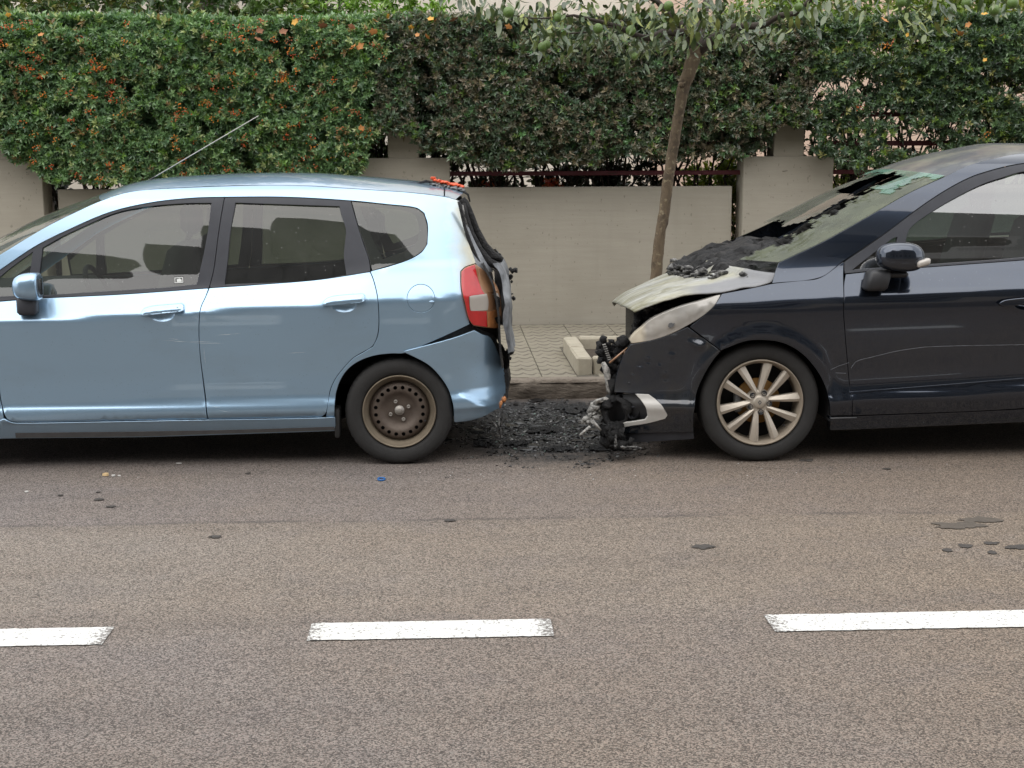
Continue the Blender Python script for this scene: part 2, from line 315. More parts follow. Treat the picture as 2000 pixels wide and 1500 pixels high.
class MB:
    """collects shapes into one mesh"""
    def __init__(s): s.v = []; s.f = []; s.n = 0
    def add(s, v, f):
        v = np.asarray(v, float); s.v.append(v); s.f += [[i+s.n for i in q] for q in f]; s.n += len(v); return s
    def box(s, a, b, bev=0, jit=0):
        a = np.array(a, float); b = np.array(b, float); bev = min(bev, *(abs(b-a)*.45))
        if bev <= 0:
            v = [(x, y, z) for z in (a[2], b[2]) for y in (a[1], b[1]) for x in (a[0], b[0])]
            f = [(0, 2, 3, 1), (4, 5, 7, 6), (0, 1, 5, 4), (2, 6, 7, 3), (0, 4, 6, 2), (1, 3, 7, 5)]
        else:
            bm = bmesh.new(); bmesh.ops.create_cube(bm, size=1)
            for q in bm.verts: q.co = Vector((a+b)/2)+Vector([q.co[i]*(b-a)[i] for i in range(3)])
            bmesh.ops.bevel(bm, geom=list(bm.edges), offset=bev, segments=1, affect='EDGES', clamp_overlap=True)
            bm.verts.index_update(); v = [q.co[:] for q in bm.verts]; f = [[q.index for q in p.verts] for p in bm.faces]; bm.free()
        v = np.array(v)
        if jit: v = v+RNG.normal(0, jit, v.shape)
        return s.add(v, f)
    def tube(s, pts, rad, n=8, cap=True):
        P = [np.asarray(p, float) for p in pts]; R = rad if hasattr(rad, '__len__') else [rad]*len(P)
        v = []; f = []; ref = np.array([.31, .2, .93])
        for i, p in enumerate(P):
            t = P[min(i+1, len(P)-1)]-P[max(i-1, 0)]; t = t/(np.linalg.norm(t)+1e-9)
            a = np.cross(t, ref); 
            if np.linalg.norm(a) < .05: a = np.cross(t, (1, 0, 0))
            a /= np.linalg.norm(a); b = np.cross(t, a)
            for k in range(n):
                w = 2*math.pi*k/n; v.append(p+R[i]*(a*math.cos(w)+b*math.sin(w)))
        for i in range(len(P)-1):
            for k in range(n): f.append((i*n+k, i*n+(k+1) % n, (i+1)*n+(k+1) % n, (i+1)*n+k))
        if cap: f.append(list(range(n))[::-1]); f.append([(len(P)-1)*n+k for k in range(n)])
        return s.add(v, f)
    def lathe(s, prof, c, n=48, closed=False):
        """profile of (radius, y) turned about the Y axis through c"""
        v = []; f = []; m = len(prof)
        for k in range(n):
            w = 2*math.pi*k/n
            for r, y in prof: v.append((c[0]+r*math.cos(w), c[1]+y, c[2]+r*math.sin(w)))
        for k in range(n):
            k2 = (k+1) % n
            for i in range(m-1 if not closed else m): f.append((k*m+i, k2*m+i, k2*m+(i+1) % m, k*m+(i+1) % m))
        return s.add(v, f)
    def blob(s, c, r, sub=1, jit=.25):
        bm = bmesh.new(); bmesh.ops.create_icosphere(bm, subdivisions=sub, radius=1)
        v = np.array([q.co[:] for q in bm.verts]); f = [[q.index for q in p.verts] for p in bm.faces]; bm.free()
        v = v*(1+RNG.normal(0, jit, (len(v), 1)))*np.array(r)+np.array(c); return s.add(v, f)
    def out(s, name, mat, parent=None, smooth=True): return mesh(name, np.vstack(s.v), s.f, mat, parent, smooth)

def inside(P, poly):
    P = np.asarray(P); poly = np.asarray(poly); x, y = P[:, 0], P[:, 1]; r = np.zeros(len(P), bool); n = len(poly)
    for i in range(n):
        x1, y1 = poly[i]; x2, y2 = poly[(i+1) % n]
        if y1 == y2: continue
        c = ((y1 > y) != (y2 > y)) & (x < (x2-x1)*(y-y1)/(y2-y1)+x1); r ^= c
    return r
def smooth_loop(P, step, corner=38, closed=True):
    """Catmull-Rom through the points, corners sharper than `corner` degrees stay; resampled about every `step`"""
    P = np.asarray(P, float); n = len(P); idx = range(n if closed else n-1)
    def sharp(i):
        if not closed and i in (0, n-1): return True
        a = P[i]-P[i-1]; b = P[(i+1) % n]-P[i]; c = a@b/(np.linalg.norm(a)*np.linalg.norm(b)+1e-12); return math.degrees(math.acos(max(-1, min(1, c)))) > corner
    sh = [sharp(i) for i in range(n)]; out = []
    for i in idx:
        j = (i+1) % n; p1, p2 = P[i], P[j]
        p0 = 2*p1-p2 if sh[i] else P[i-1]; p3 = 2*p2-p1 if sh[j] else P[(j+1) % n]
        L = np.linalg.norm(p2-p1); m1 = (p2-p0)/(np.linalg.norm(p2-p1)+np.linalg.norm(p1-p0)+1e-9)*L; m2 = (p3-p1)/(np.linalg.norm(p3-p2)+np.linalg.norm(p2-p1)+1e-9)*L
        for t in np.linspace(0, 1, max(1, int(round(L/step))), endpoint=False):
            t2, t3 = t*t, t*t*t; out.append((2*t3-3*t2+1)*p1+(t3-2*t2+t)*m1+(-2*t3+3*t2)*p2+(t3-t2)*m2)
    if not closed: out.append(P[-1])
    return np.array(out)
def area2(P): x, y = P[:, 0], P[:, 1]; return np.sum(x*np.roll(y, -1)-np.roll(x, -1)*y)
def inset(P, d):
    """shrink a counter-clockwise loop by d"""
    e = np.roll(P, -1, 0)-P; e /= np.linalg.norm(e, axis=1)[:, None]+1e-12
    nrm = np.stack([-e[:, 1], e[:, 0]], 1); m = nrm+np.roll(nrm, 1, 0); m /= np.linalg.norm(m, axis=1)[:, None]+1e-12
    k = np.clip((m*nrm).sum(1), .45, 1); return P+m*(d/k)[:, None]
def fill(loops, step):
    """triangulate outline loops[0] minus holes loops[1:] with interior grid points"""
    out = loops[0]; allb = np.vstack(loops); lo, hi = out.min(0), out.max(0)
    gx, gz = np.meshgrid(np.arange(lo[0]+step*.5, hi[0], step), np.arange(lo[1]+step*.5, hi[1], step)); G = np.stack([gx.ravel(), gz.ravel()], 1)
    if len(G):
        k = inside(G, out)
        for h in loops[1:]: k &= ~inside(G, h)
        G = G[k]
    if len(G):
        d = np.full(len(G), 9.)
        for c in range(0, len(allb), 64): d = np.minimum(d, np.linalg.norm(G[:, None]-allb[None, c:c+64], axis=2).min(1))
        G = G[d > step*.45]
    V = np.vstack([allb, G]) if len(G) else allb
    E = []; b = 0
    for l in loops: E += [(b+i, b+(i+1) % len(l)) for i in range(len(l))]; b += len(l)
    ov, oe, of, *_ = delaunay_2d_cdt([Vector(p) for p in V], E, [], 0, 1e-6)
    ov = np.array([p[:] for p in ov]); of = np.array([list(t) for t in of if len(t) == 3])
    cc = ov[of].mean(1); k = inside(cc, out)
    for h in loops[1:]: k &= ~inside(cc, h)
    return ov, of[k]
def pchip(xs, ys):
    xs = np.array(xs, float); ys = np.array(ys, float); h = np.diff(xs); d = np.diff(ys)/h; m = np.zeros(len(xs))
    for i in range(1, len(xs)-1):
        if d[i-1]*d[i] > 0: w1, w2 = 2*h[i]+h[i-1], h[i]+2*h[i-1]; m[i] = (w1+w2)/(w1/d[i-1]+w2/d[i])
    m[0], m[-1] = d[0], d[-1]
    def f(x):
        x = np.clip(np.asarray(x, float), xs[0], xs[-1]); i = np.clip(np.searchsorted(xs, x)-1, 0, len(h)-1); t = (x-xs[i])/h[i]
        return (2*t**3-3*t**2+1)*ys[i]+(t**3-2*t**2+t)*h[i]*m[i]+(-2*t**3+3*t**2)*ys[i+1]+(t**3-t**2)*h[i]*m[i+1]
    return f

# ------------------------------------------------------------------ the setting
def sheet(name, x0, x1, y0, y1, z, mat, parent=None): return mesh(name, [(x0, y0, z), (x1, y0, z), (x1, y1, z), (x0, y1, z)], [(0, 1, 2, 3)], mat, parent, False)
KERB_Y, PAVE_Z, WALL_Y = 9.32, .13, 12.58
tag(sheet('ground', -300, 300, -300, 300, -.02, M['ground']), kind='structure')
road = tag(sheet('road', -60, 60, 1.2, 9.45, 0, M['asphalt']), kind='structure')
ly0, ly1 = 4.537, 4.715
for k, (xa, xb) in enumerate([(-3.95, -3.1), (-2.02, -1.183), (-.50, .338), (1.096, 2.12), (2.85, 3.70)]):
    xs = np.linspace(xa, xb, 40); jit = lambda: RNG.normal(0, .0016, 40)
    top = np.stack([xs, np.full(40, ly1)+jit(), np.full(40, .004)], 1); bot = np.stack([xs, np.full(40, ly0)+jit(), np.full(40, .004)], 1)
    we = np.clip(np.maximum(1-(xs-xa)/.07, 1-(xb-xs)/.07), 0, 1)*.8; tt = np.r_[we, we]
    mesh('lane_marking', np.vstack([bot, top]), [(i, i+1, 41+i, 40+i) for i in range(39)], M['road_paint'], road, False, tint=np.stack([tt]*3, 1))
pave = tag(MB().box((-60, KERB_Y+.135, -.01), (60, 12.75, PAVE_Z-.008)).out('pavement', M['joint_dirt'], None, False), kind='structure')
tile0 = None
PIT = (0.865, 1.93, 9.58, 10.78)
tx = .395
for i in range(-13, 14):
    for j in range(8):
        x0 = .62+i*tx; y0 = KERB_Y+.14+j*.392
        x1, y1 = x0+tx, min(y0+.392, 12.55)
        if x1 > PIT[0]+.02 and x0 < PIT[1]-.02 and y1 > PIT[2]+.02 and y0 < PIT[3]-.02:
            if x0 < PIT[0]-.05: x1 = PIT[0]
            elif x1 > PIT[1]+.05: x0 = PIT[1]
            elif y0 < PIT[2]-.05: y1 = PIT[2]
            elif y1 > PIT[3]+.05: y0 = PIT[3]
            else: continue
        MB().box((x0+.003, y0+.003, PAVE_Z-.03), (x1-.003, y1-.003, PAVE_Z+random.uniform(-.0015, .0015)), .002).out('paving_tile', M['paving_tile'], pave, False)
kerb = tag(sheet('kerb', -60, 60, KERB_Y+.01, KERB_Y+.13, PAVE_Z-.02, M['kerb_concrete']), kind='structure')
for i in range(-8, 9):
    x0 = .15+i*.98; xs = np.linspace(x0+.004, x0+.976, 30); prof = [(0.0, -.01), (.004, .03), (.006, .07), (.012, .105), (.03, .128), (.07, .131), (.132, .130)]
    v = []; 
    for x in xs:
        for (py, pz) in prof:
            q = noise.noise(Vector((x*9, pz*14, 3)))*.020+noise.noise(Vector((x*26, pz*40, 7)))*.012; v.append((x, KERB_Y+py-q*(1 if py < .06 else .1), pz+(q*.4 if pz > .1 else 0)))
    m = len(prof); f = [(a*m+b, (a+1)*m+b, (a+1)*m+b+1, a*m+b+1) for a in range(29) for b in range(m-1)]
    f += [list(range(m))[::-1], [29*m+b for b in range(m)]]
    mesh('kerb_stone', v, f, M['kerb_concrete'], kerb, True)
tag(sheet('garden_soil', -30, 30, 12.75, 40, .25, M['soil']), kind='structure')
tag(MB().box((-60, -2.6, -.01), (60, 1.25, .13)).out('far_pavement', M['kerb_concrete'], None, False), kind='structure')

# garden wall: stepped pillars, panels between them, dark red rails
wall = root('garden_wall', (0, WALL_Y, 0), 'beige rendered garden wall with stepped pillars, panels and dark red rails along the pavement', 'wall')
PS = 3.452
for k in range(-2, 4):
    cx = -.407+k*PS if k != -1 else -3.99
    hw = .411; nw = .138
    o = MB().box((cx-hw, WALL_Y-.02, 0), (cx+hw, WALL_Y+.26, 1.63), .006).out('pillar', M['wall_render'], wall, False)
    mesh('pillar_top', *(lambda b: (np.vstack(b.v), b.f))(MB().box((cx-nw, WALL_Y-.017, 1.627), (cx+nw, WALL_Y+.26, 1.905), .006)), M['wall_render'], o, False)
for (a, b) in [(-7.0, -4.48), (-3.475, -.87), (.02, 2.555), (3.535, 6.0), (6.98, 9.5)]:
    MB().box((a, WALL_Y+.06, 0), (b, WALL_Y+.20, 1.366), .006).out('wall_panel', M['wall_render'], wall, False)
for (a, b) in [(-6.9, -4.2), (-3.6, -.75), (-.07, 2.7), (3.4, 6.1), (6.9, 9.6)]:
    MB().box((a, WALL_Y+.10, 1.467), (b, WALL_Y+.14, 1.507), .003).out('rail', M['rail_red'], wall, False)
    MB().box((a, WALL_Y+.10, 1.72), (b, WALL_Y+.14, 1.765), .003).out('rail', M['rail_red'], wall, False)
    MB().box((a, WALL_Y+.10, 1.98), (b, WALL_Y+.14, 2.02), .003).out('rail', M['rail_red'], wall, False)

# tree pit border of concrete blocks
pit = root('tree_pit', (1.4, 10.2, PAVE_Z), 'low border of pale concrete blocks round the tree on the pavement', 'planter')
PZ = PAVE_Z+.115
def block(x0, y0, x1, y1, z1=PZ): MB().box((x0, y0, PAVE_Z-.02), (x1, y1, z1+random.uniform(-.005, .004)), .012, .002).out('border_block', M['block_concrete'], pit, False)
for a, b in ((9.59, 10.17), (10.18, 10.76)): block(.873, a, .98, b); block(1.81, a, 1.92, b)
block(.99, 9.60, 1.39, 9.70); block(1.40, 9.605, 1.80, 9.705); block(.99, 10.65, 1.39, 10.755); block(1.40, 10.65, 1.80, 10.75)
MB().box((.97, 9.68, PAVE_Z-.02), (1.82, 10.67, PAVE_Z+.03)).out('pit_soil', M['soil'], pit, False)

# house beyond the garden, only glimpsed over and under the hedge
house = root('garden_house', (0, 18, 0), 'pale house wall glimpsed over and through the hedge', 'house')
MB().box((-14, 18, 0), (2.6, 18.4, 7)).out('wall', M['house_wall'], house, False)
MB().box((2.6, 17.6, 0), (14, 18.4, 7)).out('wall', M['house_pink'], house, False)
MB().box((-1.36, 17.985, 0), (-1.33, 18.01, 7)).out('seam', M['seam_dark'], house, False)
for x in (-9.5, -5.2, 5.0, 9.0):
    w_ = MB().box((x, 17.55 if x > 2 else 17.95, 4.6), (x+1.2, 17.62 if x > 2 else 18.02, 6.0)).out('window', M['house_wall'], house, False)
    MB().box((x+.08, 17.53 if x > 2 else 17.93, 4.7), (x+1.12, 17.545 if x > 2 else 17.945, 5.9)).out('pane', M['window_dark'], w_, False)

# apartment house across the street, behind the viewer: seen only as the dark skyline in windows and paint
apt = root('apartment_building', (0, -6, 0), 'apartment house across the street, mirrored in the car windows and paint', 'building')
for (x0, x1, h, yb) in [(-16, -5.0, 8.5, -4.2), (-5.0, -4.2, 9.6, -4.4), (-4.2, -3.2, 11.2, -4.5), (-3.2, -1.4, 13.4, -4.6), (-1.4, .9, 10.6, -4.4), (.9, 5.2, 8.6, -4.3), (5.2, 16, 11.8, -4.8)]:
    w_ = MB().box((x0, -12, 0), (x1, yb, h)).out('wall', M['facade'] if h < 10 else M['facade_dark'], apt, False)
    x = x0+.7
    while x < x1-1.2:
        for fl in range(int((h-1)/2.9)):
            MB().box((x, yb-.02, 1.0+fl*2.9), (x+1.0, yb+.015, 2.35+fl*2.9)).out('window', M['window_dark'], w_, False)
        x += 2.1
    for fl in range(1, int(h/2.9)):
        MB().box((x0+.5, yb, .65+fl*2.9), (min(x0+3.4, x1-.3), yb+.9, .8+fl*2.9)).out('balcony', M['facade'], w_, False)

# ------------------------------------------------------------------ cars
class Car:
    """near side surface: depth below the outermost side plane as a function of (x, z); panels are traced on it and mirrored"""
    def __init__(s, name, Y0, Wd, xc, label, ys):
        s.Y0, s.W, s.ys = Y0, Wd, ys; s.yc = Y0+Wd/2
        s.r = root(name, (xc, s.yc, 0), label, 'car')
    def xz(s, p, dy=0.):
        if isinstance(p, complex): return np.array([p.real, p.imag])
        Y = s.Y0+.08
        for _ in range(14):
            P = atY(p[0], p[1], Y); Y = s.Y0+float(s.ys(P[0], P[2]))+dy
        return np.array([P[0], P[2]])
    def p3(s, p, dy=0.): q = s.xz(p, dy); return np.array([q[0], s.Y0+float(s.ys(q[0], q[1]))+dy, q[1]])
    def loop(s, pts, dy=0, step=.02, corner=38):
        L = smooth_loop([s.xz(p, dy) for p in pts], step, corner); return L if area2(L) > 0 else L[::-1]
    def panel(s, name, pts, mat, parent=None, holes=(), dy=0., gap=.002, step=.028, thick=.022, bev=.003, mirror=True, corner=38, lstep=.018, bulge=0., extra=None, bl=.035):
        lo = inset(s.loop(pts, dy, lstep, corner), gap); hs = []
        for h in holes:
            h = h if isinstance(h, np.ndarray) else s.loop(h, dy, lstep, corner)
            hs.append(inset(h, -gap) if area2(h) > 0 else inset(h[::-1], -gap))
        V2, F = fill([lo]+hs, step)
        cen = lo.mean(0); ext = np.abs(lo-cen).max(0)
        def Y(P):
            y = s.Y0+s.ys(P[:, 0], P[:, 1])+dy
            if extra: y = y+extra(P[:, 0], P[:, 1])
            if bulge:
                d = np.min(np.linalg.norm(P[:, None]-lo[None], axis=2), axis=1); y = y-bulge*(1-np.exp(-d/bl))
            return y
        def N(P):
            e = .004; yx = (Y(P+[e, 0])-Y(P-[e, 0]))/(2*e); yz = (Y(P+[0, e])-Y(P-[0, e]))/(2*e)
            n = np.stack([yx, -np.ones(len(P)), yz], 1); return n/np.linalg.norm(n, axis=1)[:, None]
        v = [np.stack([V2[:, 0], Y(V2), V2[:, 1]], 1)]; nn = [N(V2)]; f = [(a, b, c) for a, b, c in F]; base = len(V2)
        for L, sg in [(lo, 1)]+[(h, -1) for h in hs]:
            e = np.roll(L, -1, 0)-np.roll(L, 1, 0); e /= np.linalg.norm(e, axis=1)[:, None]+1e-9; on = np.stack([e[:, 1], -e[:, 0]], 1)*sg
            n0 = N(L); y0 = Y(L); o3 = np.stack([on[:, 0], np.zeros(len(L)), on[:, 1]], 1); A = np.stack([L[:, 0], y0, L[:, 1]], 1)
            rings = [(A, n0), (A+o3*bev*.5+[0, bev*.35, 0], n0*.6+o3*.8), (A+o3*bev*.65+[0, bev*1.2, 0], o3), (A+o3*bev*.65+[0, thick, 0], o3)]
            m = len(L)
            for a, n_ in rings: v.append(a); nn.append(n_)
            for k in range(3):
                for i in range(m):
                    j = (i+1) % m; q = (base+k*m+i, base+(k+1)*m+i, base+(k+1)*m+j, base+k*m+j); f.append(q if sg > 0 else q[::-1])
            base += 4*m
        v = np.vstack(v); nn = np.vstack(nn); nn /= np.linalg.norm(nn, axis=1)[:, None]+1e-9
        out = mesh(name, v, f, mat, parent or s.r, True, nn)
        if mirror:
            vm = v.copy(); vm[:, 1] = 2*s.yc-vm[:, 1]; nm = nn*[1, -1, 1]
            pm = s.mir.get((parent or s.r).name, parent or s.r) if hasattr(s, 'mir') else (parent or s.r)
            if not hasattr(s, 'mir'): s.mir = {}
            o2 = mesh(name, vm, [q[::-1] for q in f], mat, pm, True, nm); s.mir[out.name] = o2
        return out
    def cross(s, name, curve, bx, bz, mat, parent=None, nu=28, p=2.0, nv=None, mask=None, disp=None, pz=None):
        """surface from a curve on the near side across to its mirror image; bx, bz: bulge of x and z in the middle, one value per row"""
        C = np.array(curve, float); m = len(C); bx = np.interp(np.linspace(0, 1, m), np.linspace(0, 1, len(bx)), bx) if hasattr(bx, '__len__') else np.full(m, bx)
        bz = np.interp(np.linspace(0, 1, m), np.linspace(0, 1, len(bz)), bz) if hasattr(bz, '__len__') else np.full(m, bz)
        if nv:
            d = np.r_[0, np.cumsum(np.linalg.norm(np.diff(C, axis=0), axis=1))]; t = np.linspace(0, d[-1], nv)
            bx = np.interp(t, d, bx); bz = np.interp(t, d, bz); C = np.stack([pchip(d, C[:, k])(t) for k in range(3)], 1); m = nv
        us = .5-.5*np.cos(np.linspace(0, math.pi, nu)); us = us*.6+np.linspace(0, 1, nu)*.4
        v = np.zeros((m, nu, 3)); w = 2*(s.yc-C[:, 1])
        for k, u in enumerate(us):
            sx = (1-abs(2*u-1)**p)**(1/p) if p != 2 else 1-(2*u-1)**2
            sz = 1-abs(2*u-1)**(pz or 2)
            v[:, k, 0] = C[:, 0]+bx*sx; v[:, k, 1] = C[:, 1]+w*u; v[:, k, 2] = C[:, 2]+bz*sz
        if disp is not None: v = v+disp(v)
        f = []
        for i in range(m-1):
            for k in range(nu-1):
                if mask is None or mask(us[k]*.5+us[k+1]*.5, (i+.5)/(m-1), v[i, k]): f.append((i*nu+k, i*nu+k+1, (i+1)*nu+k+1, (i+1)*nu+k))
        return mesh(name, v.reshape(-1, 3), f, mat, parent or s.r)
    def dish(s, c, rx, rz, depth, mat, parent, name='handle_recess'):
        """a shallow bowl let into a hole of the panel"""
        v = []; f = []; n = 28; rings = 7
        for k in range(rings+1):
            t = 1-k/rings
            for i in range(n):
                w = 2*math.pi*i/n; x = c[0]+rx*t*math.cos(w); z = c[1]+rz*t*math.sin(w)
                v.append((x, s.Y0+float(s.ys(x, z))+depth*(1-t**2.4)+.0005, z))
        for k in range(rings):
            for i in range(n): f.append((k*n+i, k*n+(i+1) % n, (k+1)*n+(i+1) % n, (k+1)*n+i))
        return mesh(name, v, f, mat, parent)
def circ(c, rx, rz=None, n=28): return np.array([(c[0]+rx*math.cos(2*math.pi*i/n), c[1]+(rz or rx)*math.sin(2*math.pi*i/n)) for i in range(n)])
def superq(name, c, r, e1, e2, mat, parent, fn=None, nu=28, nv=18):
    v = []; f = []
    sp = lambda a, e: math.copysign(abs(a)**e, a)
    for j in range(nv+1):
        ph = -math.pi/2+math.pi*j/nv
        for i in range(nu):
            th = 2*math.pi*i/nu
            q = np.array([sp(math.cos(ph), e1)*sp(math.cos(th), e2), sp(math.cos(ph), e1)*sp(math.sin(th), e2), sp(math.sin(ph), e1)])
            if fn: q = fn(q)
            v.append(np.array(c)+q*np.array(r))
    for j in range(nv):
        for i in range(nu): f.append((j*nu+i, j*nu+(i+1) % nu, (j+1)*nu+(i+1) % nu, (j+1)*nu+i))
    return mesh(name, v, f, mat, parent)
def copy_tree(o, parent):
    c = o.copy(); COL.objects.link(c); c.parent = parent
    for ch in list(o.children): copy_tree(ch, c)
    return c
def wheel_empty(car, x, y, z, name='wheel'):
    o = bpy.data.objects.new(name, None); COL.objects.link(o); o.parent = car.r; o.empty_display_size = .1
    o.location = np.array([x, y, z])-origin(car.r); ORI[o.name] = np.array([x, y, z], float); return o
def tyre(w, c, R, wid, rim_r, groove=True):
    """a lathe with grooved tread and shoulder notches"""
    b = MB(); s_ = R-rim_r
    prof = [(rim_r-.004, .030), (rim_r+.004, .012), (rim_r+.2*s_, .004), (rim_r+.45*s_, 0), (rim_r+.7*s_, .002), (rim_r+.86*s_, .010), (R-.006, .020), (R-.001, .032)]
    for k in range(1, 4): yk = .032+(wid-.064)*k/4; prof += [(R, yk-.006), (R-.008, yk-.004), (R-.008, yk+.004), (R, yk+.006)]
    prof += [(R-.001, wid-.032), (R-.006, wid-.02), (rim_r+.5*s_, wid), (rim_r, wid-.02)]
    b.lathe(prof, c, 96); v = b.v[0]; m = len(prof)
    for k in range(96):                                    # notches along the shoulder and a flat where the tyre carries the car
        for i in range(m):
            p = v[k*m+i]
            if groove and k % 2 == 0 and i in (5, 6, 7): p[0] += (c[0]-p[0])*.016; p[2] += (c[2]-p[2])*.016
            if p[2] < .012: p[1] += -.006 if i < 6 else 0
            p[2] = max(p[2], .003)
    return b.out('tyre', M['rubber'], w)
def half_drum(car, x, z, r, y0, y1, name='wheel_well'):
    v = []; f = []; n = 32
    for i in range(n+1):
        a = math.radians(-14+208*i/n)
        for rr, y in ((r, y0), (r, y1), (.02, y1)): v.append((x+rr*math.cos(a), y, z+rr*math.sin(a)))
    for i in range(n):
        for k in range(2): f.append((i*3+k, (i+1)*3+k, (i+1)*3+k+1, i*3+k+1))
    vm = np.array(v); vm[:, 1] = 2*car.yc-vm[:, 1]
    mesh(name, v, f, M['dark_inside'], car.r); mesh(name, vm, f, M['dark_inside'], car.r)
def seat(car, x, y, z, wd=.46, tilt=.3, h=.62):
    b = MB(); b.box((-.06, -wd/2, 0), (.07, wd/2, h), .045); v = b.v[0]; v[:, 1] *= 1-.25*np.clip(v[:, 2]/h-.3, 0, 1); v[:, 0] += v[:, 2]*tilt; v += (x, y, z); o = b.out('seat', M['seat_fabric'], car.r)
    b = MB(); b.box((-.04+h*tilt+.03, -.13, h+.03), (.05+h*tilt+.03, .13, h+.21), .04); b.tube([(h*tilt, -.05, h-.02), (h*tilt+.03, -.05, h+.06)], .008); b.tube([(h*tilt, .05, h-.02), (h*tilt+.03, .05, h+.06)], .008)
    b.v = [q+np.array((x, y, z)) for q in b.v]; b.out('headrest', M['seat_fabric'], o)
    b = MB(); b.box((x-.50, y-wd/2, z-.14), (x+.06, y+wd/2, z+.03), .05); b.out('cushion', M['seat_fabric'], o)

# ---------- pale blue hatchback, rear end burnt
_pj = pchip([.10, .18, .22, .262, .285, .315, .37, .45, .62, .79, .830, .838, .846, .90, .958, .972, 1.05, 1.20, 1.33, 1.41, 1.445, 1.475, 1.50, 1.52],
            [.11, .075, .052, .030, .012, .012, .030, .030, .018, .003, 0, .001, .0055, .042, .081, .089, .118, .172, .224, .266, .300, .350, .440, .56])
def ys_jazz(x, z):
    x = np.asarray(x, float); z = np.asarray(z, float)
    zc = .835+.0456*(x+1.25); zb = np.interp(x, [-3.2, -2.33, -1.24, -.75, -.42, .1], [.855, .893, .955, .985, 1.037, 1.07])
    lo = z-np.interp(z, [.25, .80], [.25, 1])*.0456*(x+1.25); mi = .835+(z-zc)*.13/(zb-zc); hi = .965+(z-zb)*.445/(1.41-zb)
    y = _pj(np.where(z <= zc, np.minimum(lo, .835), np.where(z <= zb, mi, np.where(z <= 1.41, hi, z))))
    u = np.clip((x+.16)/.49, 0, .97); y = y+.40*(1-np.sqrt(1-u*u))
    u = np.clip((-2.85-x)/.75, 0, .97); return y+.42*(1-np.sqrt(1-u*u))
J = Car('hatchback_car', 7.255, 1.675, -1.6, 'pale blue hatchback with rusty steel wheel, raised aerial and burnt out rear end', ys_jazz); J.mir = {}
BP = M['blue_paint']
def glz(x, z):
    zb = np.interp(x, [-3.2, -2.33, -1.24, -.75, -.42, .1], [.855, .893, .955, .985, 1.037, 1.07]); zt = zb+.075
    return np.where(z < zt, ys_jazz(x, zt)-.38*(zt-z)-ys_jazz(x, z), 0)
fdoor = [(-9, 589.8), (0, 589.2), (75, 583.5), (240, 575.3), (407, 563.3), (401, 580), (392, 600), (388, 647), (391, 700), (398, 760), (405.5, 818.5), (200, 822), (32, 824.5), (18, 821), (10, 812), (2, 780), (-6, 700), (-11, 630)]
rdoor = [(409, 563), (507, 556.3), (621, 547), (722.5, 531.5), (729, 547), (737, 583), (739.5, 633), (736, 658), (727, 676), (706, 689), (688, 700), (662, 729), (651, 746), (644, 764), (638.5, 798), (635, 809), (628, 814), (600, 815.6), (407.5, 818.5), (400, 760), (392, 700), (389, 647), (393, 600), (402, 580)]
hf = J.xz((316, 613)); hr = J.xz((672, 595.5))
J.fd = J.panel('door', fdoor, BP, holes=[circ(hf, .066, .040)])
J.rd = J.panel('door', rdoor, BP, holes=[circ(hr, .064, .038)])
J.dish(hf, .0685, .0425, .013, BP, J.fd); J.dish(hr, .0665, .0405, .013, BP, J.rd)
h1 = J.panel('door_handle', [(275, 611), (281, 603), (296, 598.6), (330, 595.4), (354, 593.4), (358, 597), (357.5, 606), (352, 609), (320, 612.4), (286, 616), (277, 616)], BP, J.fd, dy=-.026, thick=.03, bev=.009, gap=.003, step=.007, lstep=.008, bulge=.016, bl=.012)
mesh('lock', *(lambda b: (b.v[0], b.f))(MB().lathe([(.0001, -.003), (.006, -.003), (.0075, 0), (.0075, .006)], (J.xz((349, 601.5))[0], J.p3((349, 601.5))[1]-.032, J.xz((349, 601.5))[1]), 16)), M['steel_grey'], J.fd)
J.panel('door_handle', [(630, 593), (637, 584), (652, 579), (680, 576.2), (708, 574.5), (712, 578), (711, 588), (706, 591), (676, 594), (640, 597), (632, 597)], BP, J.rd, dy=-.026, thick=.03, bev=.009, gap=.003, step=.007, lstep=.008, bulge=.016, bl=.012)
cap = J.xz((822, 583.5))
bs = [(-150, 592), (-70, 541), (0, 498), (88, 445), (150, 414), (197, 393), (250, 376), (320, 369), (500, 362.5), (600, 363.5), (667, 367.5), (750, 373), (800, 376.5), (867, 384.5), (893, 391), (899, 411), (906, 448), (917, 480), (929, 514), (908, 521), (899, 530), (900, 560), (906.5, 592), (914.5, 624), (917, 633), (824, 675), (789, 689.5),
      (765, 690), (732, 694), (703, 704), (681, 719), (666, 739), (657, 763), (654, 781), (653, 814), (637, 814), (639.5, 798), (645.5, 764), (652.5, 746), (663.5, 729), (689, 701), (707, 690.5), (728.5, 677.5), (737.5, 659), (741, 633), (738.5, 583), (730.5, 547), (724, 530.5),
      (760, 521), (800, 507.5), (824, 493), (835, 477), (836, 440), (829, 416), (813, 405.5), (760, 399), (685, 391.5), (560, 384.5), (440, 384.5), (373, 386.5), (293, 395.5), (213, 414.5), (133, 448.5), (69, 480.5), (0, 526.5), (-60, 566), (-118, 604)]
J.bs = J.panel('body_side', bs, M['scorched_blue'], holes=[circ(cap, .0735)], gap=.0012, corner=30)
J.panel('fuel_cap', [complex(*q) for q in circ(cap, .0735)], BP, J.bs, gap=.0038)
b = MB(); q = J.p3((846, 590)); b.blob((q[0]-.008, q[1]+.002, q[2]), (.016, .006, .009), 2, 0); b.out('fuel_cap_notch', BP, J.bs)
